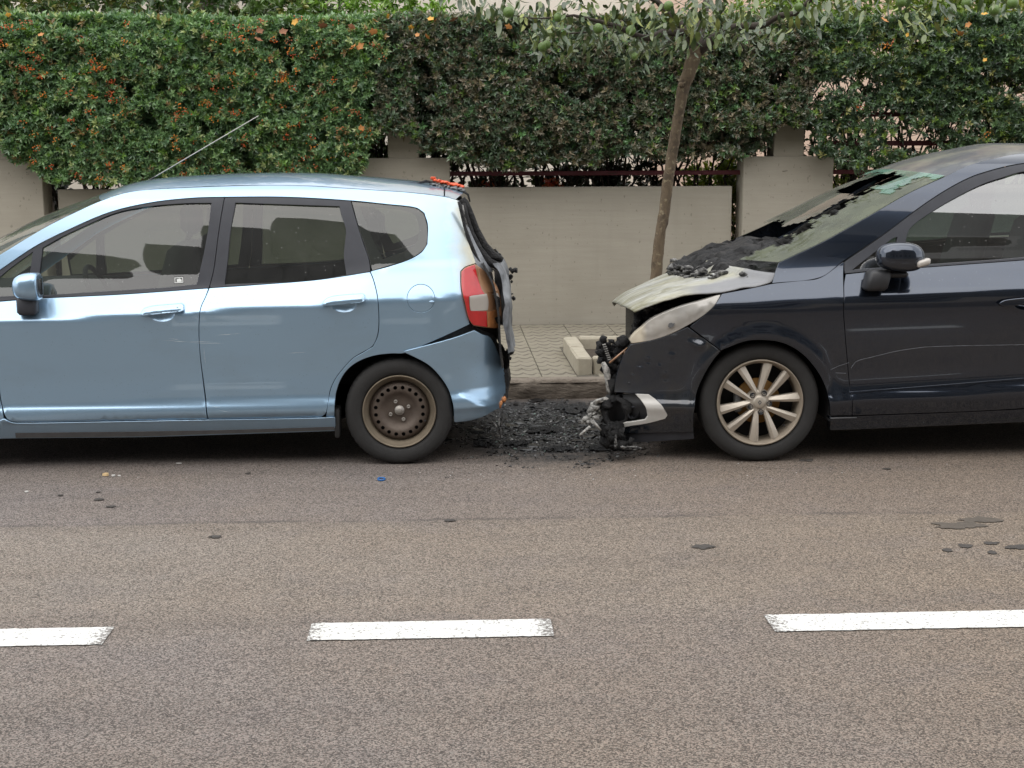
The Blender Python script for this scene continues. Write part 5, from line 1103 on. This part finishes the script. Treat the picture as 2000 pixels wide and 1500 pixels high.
for px, py, k_ in spots:
    o = bpy.data.objects.new('fallen_leaf', lm[k_]); COL.objects.link(o); o.location = atY(px, py, HY-.10 if py > 60 else HY-.02); s_ = random.uniform(.5, .95); o.scale = (s_, s_, s_)
    o.rotation_euler = (random.uniform(.4, 1.4), random.uniform(-.6, .6), random.uniform(0, 6.3))
    where = ('at the far left end of the hedge top' if px < 150 else 'above the tip of the car aerial' if px < 600 else 'on the hedge face above the left stepped pillar' if px < 760 and py > 85 else 'above the rear door of the blue car' if px < 725 else 'just above the left stepped pillar' if px < 780 else 'on the hedge rim before the pale house wall' if px < 880 else 'on the dark hedge left of the citrus crown' if px < 1100 else 'on the gappy hedge above the dark car roof')
    w = {'yellow': 'yellow', 'rust': 'orange brown', 'brown': 'dull brown'}[k_]; tag(o, f'{w} fallen leaf caught {where}', 'leaf', f'{w} fallen leaves {where}')

# street tree: crooked trunk, limbs, long drooping leaves and green fruit
TY = 10.2
tree = root('citrus_tree', tuple(atY(1268, 600, TY)*[1, 1, 0]+[0, 0, PAVE_Z]), 'slender citrus tree with green fruit in the pit between the cars', 'tree')
def tp(px, py, off=0): return atY(px, py, TY+off)
tk = [tp(1262, 705), tp(1267, 650), tp(1275, 590), tp(1281, 545), tp(1286, 482), tp(1296, 424), tp(1303, 366), tp(1306, 342), tp(1323, 240), tp(1336, 168), tp(1345, 144), tp(1352, 118), tp(1362, 92)]
tk = smooth_loop(np.array(tk), .045, 170, False); b = MB(); nr = len(tk)
rad = .88*np.interp(np.linspace(0, 1, nr), [0, .1, .45, .8, .92, 1], [.062, .052, .046, .044, .054, .058])
b.tube(tk, rad, 14); v = b.v[0]
for i in range(len(v)): c_ = tk[min(i//14, nr-1)]; d = v[i]-c_; k_ = 1+.14*noise.noise(Vector(v[i])*18)+.08*noise.noise(Vector(v[i])*45)+(.16*noise.noise(Vector(v[i])*30) if v[i][2] < 1.2 else 0); v[i] = c_+d*k_
b.out('trunk', M['bark'], tree)
b = MB(); q = tp(1331, 166, -.05); b.lathe([(.0001, -.006), (.012, -.006), (.016, -.003), (.02, .004), (.021, .02)], q, 14); b.out('knot', M['bark'], tree)
def limb(pts, r0, r1): 
    P = smooth_loop(np.array(pts), .06, 170, False); b = MB(); b.tube(P, np.linspace(r0, r1, len(P))*(1+RNG.normal(0, .06, len(P))), 9); b.out('limb', M['bark_dark'], tree); return P
limbs = [limb([tp(1356, 105), tp(1352, 80), tp(1346, 64, -.05), tp(1320, 64, -.1), tp(1294, 64, -.2), tp(1270, 74, -.3), tp(1245, 70, -.4), tp(1200, 50, -.6), tp(1120, 30, -.7)], .034, .010),
         limb([tp(1350, 80), tp(1340, 58, .05), tp(1318, 38, .1), tp(1300, 22, .1), tp(1285, 4, .1), tp(1270, -30, .1), tp(1230, -90, .1)], .030, .014),
         limb([tp(1362, 95), tp(1368, 60, .1), tp(1377, 20, .2), tp(1384, -20, .3), tp(1400, -120, .4)], .036, .018),
         limb([tp(1366, 100), tp(1380, 86, -.05), tp(1402, 70, -.1), tp(1430, 54, -.2), tp(1465, 51, -.3), tp(1495, 48, -.4), tp(1522, 30, -.5), tp(1554, 26, -.5), tp(1580, 2, -.6), tp(1620, -40, -.6)], .036, .012),
         limb([tp(1285, 4, .1), tp(1240, -14, -.2), tp(1180, -12, -.4), tp(1080, -10, -.6), tp(960, -14, -.7)], .016, .007),
         limb([tp(1620, -40, -.6), tp(1700, -50, -.6), tp(1790, -30, -.6), tp(1900, -20, -.6), tp(1990, -6, -.6)], .014, .006),
         limb([tp(1320, 64, -.1), tp(1300, 90, -.2), tp(1290, 100, -.3)], .010, .004), limb([tp(1200, 50, -.6), tp(1150, 62, -.7), tp(1100, 66, -.7)], .009, .004),
         limb([tp(1430, 54, -.2), tp(1450, 90, -.3), tp(1462, 110, -.3)], .009, .003), limb([tp(1120, 30, -.7), tp(1050, 36, -.7), tp(1000, 30, -.7)], .008, .003)]
lv = [leaf_mesh('leaf', L_, L_*.31, c_) for L_, c_ in ((.105, .6), (.09, .9), (.12, .4))]
LM = [simple('citrus_leaf', c_, .45, .3, 30, spec=.35) for c_ in ((.075, .115, .032), (.11, .145, .042), (.21, .24, .065), (.045, .075, .026))]
lmesh = []
for me in lv:
    for mt in LM: m2 = me.copy(); m2.materials.append(mt); lmesh.append(m2)
clus = [(1370, 60, 26), (1340, 40, 26), (1395, 46, 22), (1356, 20, 24), (1330, 86, 18), (1280, 60, 22), (1420, 78, 16), (1450, 62, 16), (1160, 92, 18), (1075, 20, 20), (1120, 12, 20), (1220, 10, 20), (1260, 6, 20), (1690, 14, 12), (1780, 60, 12), (1810, 62, 12), (900, 2, 12), (930, 14, 18), (960, 22, 20), (1000, 20, 26), (1030, 40, 26), (1062, 62, 30), (1058, 84, 18), (1090, 48, 30), (1120, 74, 30), (1104, 98, 16), (1145, 40, 26), (1168, 62, 26), (1200, 36, 22), (1215, 76, 24), (1236, 96, 22), (1250, 50, 22), (1275, 30, 22), (1246, 110, 12), (1292, 84, 18), (1312, 40, 18), (1330, 14, 20), (1300, 96, 14), (1390, 20, 22), (1412, 8, 22), (1416, 52, 16), (1440, 34, 20), (1468, 20, 22), (1490, 66, 18), (1512, 76, 14), (1470, 84, 14), (1520, 14, 20), (1548, 40, 20), (1572, 24, 18), (1598, 12, 20), (1620, 22, 14), (1660, 6, 14), (1750, 8, 12), (1776, 30, 22), (1800, 40, 24), (1822, 22, 18), (1846, 8, 14), (1884, 4, 8), (1932, 10, 14), (1960, 12, 12), (1985, 0, 10), (1400, -40, 30), (1300, -50, 30), (1200, -40, 30), (1550, -40, 30), (1100, -40, 20), (1800, -30, 20)]
nl = 0; SV = []; SF = []; ST = []; sn = 0
order = sorted([(abs(py-40), px, py) for px, py, c in clus for _ in range(c)])
for i, (_, px, py) in enumerate(order):
    P = tp(px+random.gauss(0, 17), py+random.gauss(0, 13)-8, random.uniform(-.95, .25)); d = Vector((random.gauss(0, .5), random.gauss(-.15, .5), -random.uniform(.15, 1.2))).normalized()
    rot = d.to_track_quat('X', 'Z').to_euler(); s_ = random.uniform(.7, 1.15); me = random.choice(lmesh if random.random() < .8 else lmesh[2::4])
    if nl < 298 and py > -20:
        o = bpy.data.objects.new('leaf', me); COL.objects.link(o); o.parent = tree; o.location = P-origin(tree); o.rotation_euler = rot; o.scale = (s_, s_, s_); nl += 1
    else:
        mt = rot.to_matrix(); vv = np.array([mt @ (q.co*s_) for q in me.vertices])+P; SV.append(vv); SF += [[j+sn for j in p.vertices] for p in me.polygons]; sn += len(vv); ST.append(np.tile(np.array(random.choice([(.05, .085, .028), (.075, .105, .035), (.13, .17, .055), (.035, .06, .022)])), (len(vv), 1)))
mesh('foliage', np.vstack(SV), SF, M['leaf'], tree, True, tint=np.vstack(ST))['kind'] = 'stuff'
for px, py, r_ in ((993, 24, .036), (1060, 92, .034), (1067, 88, .030), (1168, 56, .034), (1306, 12, .034), (1232, 60, .034), (1090, 34, .03), (1760, 4, .036), (1888, 6, .036), (1942, 20, .036), (1978, 6, .038), (1240, 110, .024), (1560, 14, .030)):
    b = MB(); b.blob(tp(px, py, -.75), (r_, r_, r_*1.03), 3, .006); b.out('fruit', M['fruit'], tree)

# garden behind: trees, a bright bush, plants glimpsed under the hedge
def crown(parent, c, rad, n, opts, L, name='crown'):
    P = RNG.normal(size=(n, 3)); P /= np.linalg.norm(P, axis=1)[:, None]; P *= RNG.uniform(.45, 1, (n, 1))**.6; P = P*np.array(rad)*(1+.3*fbm(P, 2.5, c[0])[:, None])+np.array(c)
    V, F, T = leaf_cloud(P, RNG.normal(size=(n, 3)), 6, L, .5, pick(n, opts), shoot=.06); o = mesh(name, V, F, M['leaf'], parent, False, tint=T); o['kind'] = 'stuff'; return o
GT = [(3, (.06, .09, .035)), (2, (.10, .11, .04)), (1, (.16, .12, .05)), (1, (.05, .07, .03))]
for k_, (px, r0, lab, wide) in enumerate([(398, .13, 'broad dark trunked garden tree behind the hedge, beside a second trunk', 1.2), (428, .09, 'narrower garden tree behind the hedge, close right of the broad trunk', .9), (555, .10, 'leaning garden tree with sparse yellowing leaves behind the hedge', 1.2), (90, .10, 'leafy garden tree behind the far left end of the berry hedge', 1.8)]):
    c = atY(px, 30, 14.9+k_*.3); t = root('garden_tree', (c[0], c[1], .25), lab, 'tree')
    lean = .35 if k_ == 2 else .04; b = MB(); b.tube([(c[0], c[1], .2), (c[0]+.02, c[1], 1.6), (c[0]+lean*.5, c[1], 2.8), (c[0]+lean, c[1], 3.7), (c[0]+lean*1.6, c[1], 5)], [r0*1.15, r0, r0*.9, r0*.75, r0*.4], 12); b.out('trunk', M['bark_dark'], t)
    crown(t, (c[0], c[1]-.1, 4.1 if k_ > 2 else 4.75), (wide, .8, 1.0), 800, GT, (.06, .11))
    if k_ == 3: crown(t, (c[0], c[1]-.6, 3.1), (wide*1.2, .5, .55), 900, [(3, (.08, .13, .04)), (1, (.20, .20, .05)), (1, (.05, .08, .03))], (.07, .12), 'lower_crown')
for px, py, w, hgt, opts, lab in [(705, 20, 1.0, .42, [(3, (.16, .30, .03)), (2, (.10, .20, .03)), (1, (.22, .34, .06))], 'bright lime green bush rising behind the hedge top'), (560, 24, .6, .30, [(3, (.08, .14, .03)), (1, (.2, .2, .05))], 'mid green bush beside the lime green one, above the hedge'), (190, 14, 1.9, .5, [(3, (.06, .12, .03)), (1, (.16, .17, .04))], 'wide dull green bush behind the far left stretch of hedge'), (1700, 18, 1.6, .35, [(3, (.16, .26, .04)), (1, (.26, .30, .06))], 'yellow green bush behind the gappy hedge by the pink wall'), (1940, 10, .8, .4, [(3, (.18, .26, .04)), (1, (.3, .3, .06))], 'pale green bush behind the far right end of the gappy hedge')]:
    c = atY(px, py, 14.0); t = root('garden_bush', (c[0], c[1], .25), lab, 'bush')
    b = MB()
    for _ in range(7): b.tube([(c[0]+random.gauss(0, .05), c[1], .2), (c[0]+random.gauss(0, w*.3), c[1]+random.gauss(0, .1), 1.6), (c[0]+random.gauss(0, w*.5), c[1], c[2])], [.02, .014, .005], 5)
    b.out('stems', M['twig'], t); crown(t, (c[0], c[1], c[2]-hgt*.5), (w, .45, hgt*1.6), int(900*w), opts, (.05, .09), 'foliage')
for px, py, w, hg, opts, lab in [(960, 366, .28, .16, [(3, (.03, .06, .03))], 'dark leafy plant under the hedge behind the roof edge of the blue car'), (1130, 358, .5, .26, [(3, (.035, .06, .025)), (1, (.08, .1, .03))], 'dark shrub under the hedge beside the orange flowers'), (1215, 352, .4, .3, [(3, (.018, .03, .018))], 'nearly black shrub under the hedge left of the citrus trunk'), (1405, 350, .34, .22, [(3, (.20, .28, .03)), (1, (.34, .34, .05))], 'sunny yellow green plant under the hedge by the wall gap'), (1640, 370, .35, .32, [(3, (.22, .30, .03)), (1, (.12, .2, .03))], 'yellow green plant in the gap beside the right hand pillar'), (1445, 400, .2, .45, [(2, (.10, .12, .04)), (1, (.2, .17, .07))], 'weedy plant in the narrow slot between panel and pillar'), (98, 410, .2, .4, [(2, (.03, .04, .03))], 'dark plant in the slot between the left pillar and panel'), (728, 300, .22, .42, [(2, (.07, .13, .05)), (1, (.04, .07, .03))], 'green plant in the notch left of the stepped pillar top'), (850, 300, .24, .40, [(2, (.05, .08, .04)), (1, (.08, .12, .05))], 'green plant in the notch right of the stepped pillar top'), (480, 372, .9, .3, [(2, (.04, .07, .03))], 'dark undergrowth under the berry hedge behind the hatchback roof')]:
    c = atY(px, py, 13.25); t = root('garden_plant', (c[0], c[1], .25), lab, 'plant')
    b = MB()
    for _ in range(5): b.tube([(c[0]+random.gauss(0, .03), c[1], .2), (c[0]+random.gauss(0, w*.3), c[1], .9), (c[0]+random.gauss(0, w*.5), c[1], c[2])], [.014, .010, .004], 5)
    b.out('stems', M['twig'], t); crown(t, (c[0], c[1], c[2]-.05), (w, .22, hg), int(500*w), opts, (.05, .09), 'foliage')
for px, py, lab in ((1075, 358, 'cluster of orange red flowers under the hedge above the middle panel'), (955, 362, 'small pink flower cluster under the hedge by the hatchback roof')):
    c = atY(px, py, 13.0); t = root('flower_plant', (c[0], c[1], .25), lab, 'flower')
    b = MB(); b.tube([(c[0], c[1], .2), (c[0], c[1], c[2])], [.008, .005], 5); b.out('stem', M['twig'], t)
    n_ = 26 if px > 1000 else 8; P = np.array(c)+RNG.normal(0, 1, (n_, 3))*(.05, .03, .03); V, F, T = leaf_cloud(P, RNG.normal(size=(n_, 3)), 5, (.03, .05), .6, pick(n_, [(2, (.75, .20, .08)), (1, (.7, .12, .10))])); mesh('flowers', V, F, M['leaf'], t, False, tint=T)['kind'] = 'stuff'
# ------------------------------------------------------------------ burnt debris and small things on the road
iv, jf = (lambda b: (b.v[0], np.array(b.f)))(MB().blob((0, 0, 0), (1, 1, 1), 1, 0))
def chunks(n, xr, yr, size, colfn, name, label, flat=.42, cat='debris'):
    X = RNG.uniform(*xr, n*3); Y = RNG.uniform(*yr, n*3); cx, cy = (xr[0]+xr[1])/2, (yr[0]+yr[1])/2
    d = np.hypot((X-cx)/((xr[1]-xr[0])/2), (Y-cy)/((yr[1]-yr[0])/2)); k = (d+fbm(np.c_[X, Y, 0*X], 5, 3)*.35 < RNG.uniform(.35, 1.0, n*3)); X, Y = X[k][:n], Y[k][:n]; n = len(X)
    s_ = size[0]+(size[1]-size[0])*RNG.uniform(size=n)**3.5; hump = .008*np.clip(fbm(np.c_[X, Y, 0*X], 6, 9), 0, 1)
    R_ = RNG.normal(size=(n, 3, 3)); R_ = np.linalg.qr(R_)[0]
    V = (iv[None]*(1+RNG.normal(0, .33, (n, len(iv), 1))))*np.stack([np.ones(n), RNG.uniform(.5, 1, n), RNG.uniform(.25, .8, n)], 1)[:, None, :]
    V = np.einsum('nij,nkj->nki', R_, V)*s_[:, None, None]; V[:, :, 2] *= flat; V += np.stack([X, Y, hump+s_*flat*.35], 1)[:, None, :]; V[:, :, 2] = np.maximum(V[:, :, 2], .001)
    F = (jf[None]+(np.arange(n)*len(iv))[:, None, None]).reshape(-1, 3); T = np.repeat(colfn(n), len(iv), 0)
    o = mesh(name, V.reshape(-1, 3), F, M['debris'], None, False, tint=T); return tag(o, label, cat, kind='stuff')
n = NT('debris'); a = n.new('Attribute'); a.attribute_name = 'tint'; n.set(col=a.outputs['Color'], rough=.28, spec=.7); M['debris'] = n.m
dk = lambda n: pick(n, [(8, (.006, .006, .007)), (3, (.014, .014, .015)), (1, (.04, .04, .04)), (.4, (.17, .17, .165)), (.2, (.36, .36, .35))])*RNG.uniform(.6, 1.4, (n, 1))
chunks(11000, (-.12, 1.32), (7.15, 9.42), (.0020, .014), dk, 'charred_debris', 'black charred debris strewn on the road between the two cars')
chunks(150, (.05, 1.15), (7.35, 9.35), (.010, .060), dk, 'charred_lumps', 'larger matted lumps of charred plastic between the two cars', .22)
chunks(500, (.05, 1.15), (7.35, 9.2), (.003, .009), lambda n: pick(n, [(2, (.16, .24, .20)), (2, (.45, .47, .45)), (1, (.12, .2, .17))]), 'glass_crumbs', 'greenish crumbs of broken glass among the charred debris')
chunks(700, (-1.9, 3.2), (6.75, 7.3), (.0016, .006), lambda n: pick(n, [(2, (.02, .02, .02)), (2, (.45, .44, .42)), (1, (.25, .22, .2))]), 'road_grit', 'scattered pale and dark grit on the road in front of the cars')
def flake(name, label, cat, px, py, L, Wd, mat, rz=0, h=.004, group=None):
    c = atZ(px, py, 0); n_ = 9 if L < .05 else 34; v = []; sd_ = random.uniform(0, 99)
    R_ = [1+.55*noise.noise(Vector((1.3*math.cos(a), 1.3*math.sin(a), sd_)))+.35*noise.noise(Vector((4*math.cos(a), 4*math.sin(a), sd_))) for a in np.linspace(0, 2*math.pi, n_+1)[:-1]]
    for z, k in ((.0035, 1), (h, .86)):
        for i in range(n_): a = 2*math.pi*i/n_; q = R_[i]; v.append((c[0]+math.cos(a)*L*.5*k*q*math.cos(rz)-math.sin(a)*Wd*.5*k*q*math.sin(rz), c[1]+math.cos(a)*L*.5*k*q*math.sin(rz)+math.sin(a)*Wd*.5*k*q*math.cos(rz), z))
    f = [(i, (i+1) % n_, n_+(i+1) % n_, n_+i) for i in range(n_)]+[[n_+i for i in range(n_)]]
    return tag(mesh(name, v, f, M[mat], None, False), label, cat, group)
flake('lens_fragment', 'orange lens fragment on the road under the front of the blue car', 'fragment', 208, 930, .030, .035, 'cream_bit', .5, .016)
flake('lens_fragment', 'larger white plastic fragment just right of the orange one', 'fragment', 222, 931, .020, .025, 'silver_trim', .2, .010)
flake('lens_fragment', 'tiny white plastic fragment, rightmost of the three by the orange bit', 'fragment', 233, 931, .014, .02, 'silver_trim', .9, .008)
flake('white_fragment', 'white speck of plastic on the road near the left edge', 'fragment', 52, 962, .022, .02, 'silver_trim', .3, .008)
flake('pale_chip', 'pale chip lying at the edge of the shadow under the blue car', 'fragment', 350, 906, .03, .02, 'silver_trim', .1, .006)
for px, py, L_, lab in ((118, 969, .03, 'small dark scrap on the road, nearest the white speck at left'), (192, 963, .028, 'tiny dark scrap, uppermost of three below the orange fragment'), (194, 977, .050, 'dark scrap in the middle of three below the orange fragment'), (217, 991, .046, 'dark scrap, lowest of three below the orange fragment'), (418, 1050, .055, 'lone dark curled scrap on the tan asphalt below the blue car doors'), (484, 926, .035, 'dark scrap by the shadow edge under the blue rear door'), (1375, 1069, .085, 'long dark scrap on the tan asphalt below the alloy wheel'), (1733, 917, .04, 'dark scrap close to the shadow under the dark car door'), (880, 1018, .05, 'dark scrap on the asphalt seam below the rusty wheel'), (1575, 900, .07, 'flat dark scrap just right of the alloy wheel tyre'), (1986, 1070, .1, 'dark scrap cut by the right edge of the road view')):
    flake('dark_leaf_scrap', lab, 'scrap', px, py, L_, L_*.7, 'wet', random.uniform(-.2, .2), .007)
for px, py, L_, W_, lab in ((1870, 1027, .24, .13, 'broad dark damp stain on the road below the dark car'), (1912, 1016, .18, .10, 'smaller damp stain touching the broad one on its right')):
    o = flake('road_stain', lab, 'stain', px, py, L_, W_, 'stain', 0, .0042)
for px, py, L_, lab in ((1886, 1067, .06, 'small roundish oil spot under the damp stains'), (1935, 1062, .07, 'thin dark oil spot right of the roundish one'), (1938, 1080, .04, 'tiny dark oil spot below the thin one'), (1852, 1076, .045, 'short dark oil streak left of the roundish spot')): flake('oil_spot', lab, 'stain', px, py, L_, .05, 'wet', 0, .0045)
c = atZ(745, 936, .006); b = MB(); b.tube([(c[0]+.017*math.cos(a), c[1]+.02*math.sin(a), .007+.002*math.sin(a)) for a in np.linspace(0, 6.0, 20)], .005, 6); tag(b.out('plastic_ring', M['blue_plastic']), 'small blue plastic ring on the road below the rusty wheel', 'ring')
b = MB()
for (x0, y0, x1, y1, yo) in ((960, 822, 972, 838, .12), (975, 812, 970, 850, .16), (982, 800, 974, 848, .2), (978, 835, 976, 858, .1)):
    b.tube([atY(x0, y0, 7.3+yo), atY((x0+x1)/2+2, (y0+y1)/2, 7.3+yo), atY(x1, y1, 7.3+yo)], [.003, .005, .003], 5)
tag(b.out('bent_wires', M['ash']), 'pale bent wires hanging below the torn rear bumper corner', 'wire')

for px, py, L_, W_, lab in ((1195, 878, .26, .14, 'largest warped black sheet of melted plastic, by the alloy wheel car bumper foot'), (1060, 842, .20, .22, 'warped black sheet in the middle of the charred debris'), (1010, 868, .15, .12, 'small charred sheet at the hatchback side of the debris'), (1120, 800, .22, .35, 'long charred sheet near the kerb behind the debris'), (1092, 880, .16, .10, 'thin charred sheet at the street edge of the debris'), (945, 870, .14, .12, 'charred scrap sheet lying behind the rusty wheel')):
    c = atZ(px, py, 0); n_ = 18; sd_ = random.uniform(0, 99); v = []; f = []
    for i in range(n_):
        for k in range(n_):
            u, w_ = i/(n_-1)*2-1, k/(n_-1)*2-1; e = 1+.45*noise.noise(Vector((u*1.6, w_*1.6, sd_))); P = Vector((u*3, w_*3, sd_)); z = .010+.012*noise.noise(P)+.008*noise.noise(P*2.7)+.010*(1-u*u)*(1-w_*w_)
            v.append((c[0]+u*L_*.5*e*(1-.25*w_*w_), c[1]+w_*W_*.5*e*(1-.25*u*u), max(z, .004)))
    f = [(i*n_+k, i*n_+k+1, (i+1)*n_+k+1, (i+1)*n_+k) for i in range(n_-1) for k in range(n_-1) if noise.noise(Vector((i*.33, k*.33, sd_+5))) > -.30]
    tag(mesh('charred_sheet', v, f, M['char'], None, True), lab, 'debris', 'charred sheets in the debris')
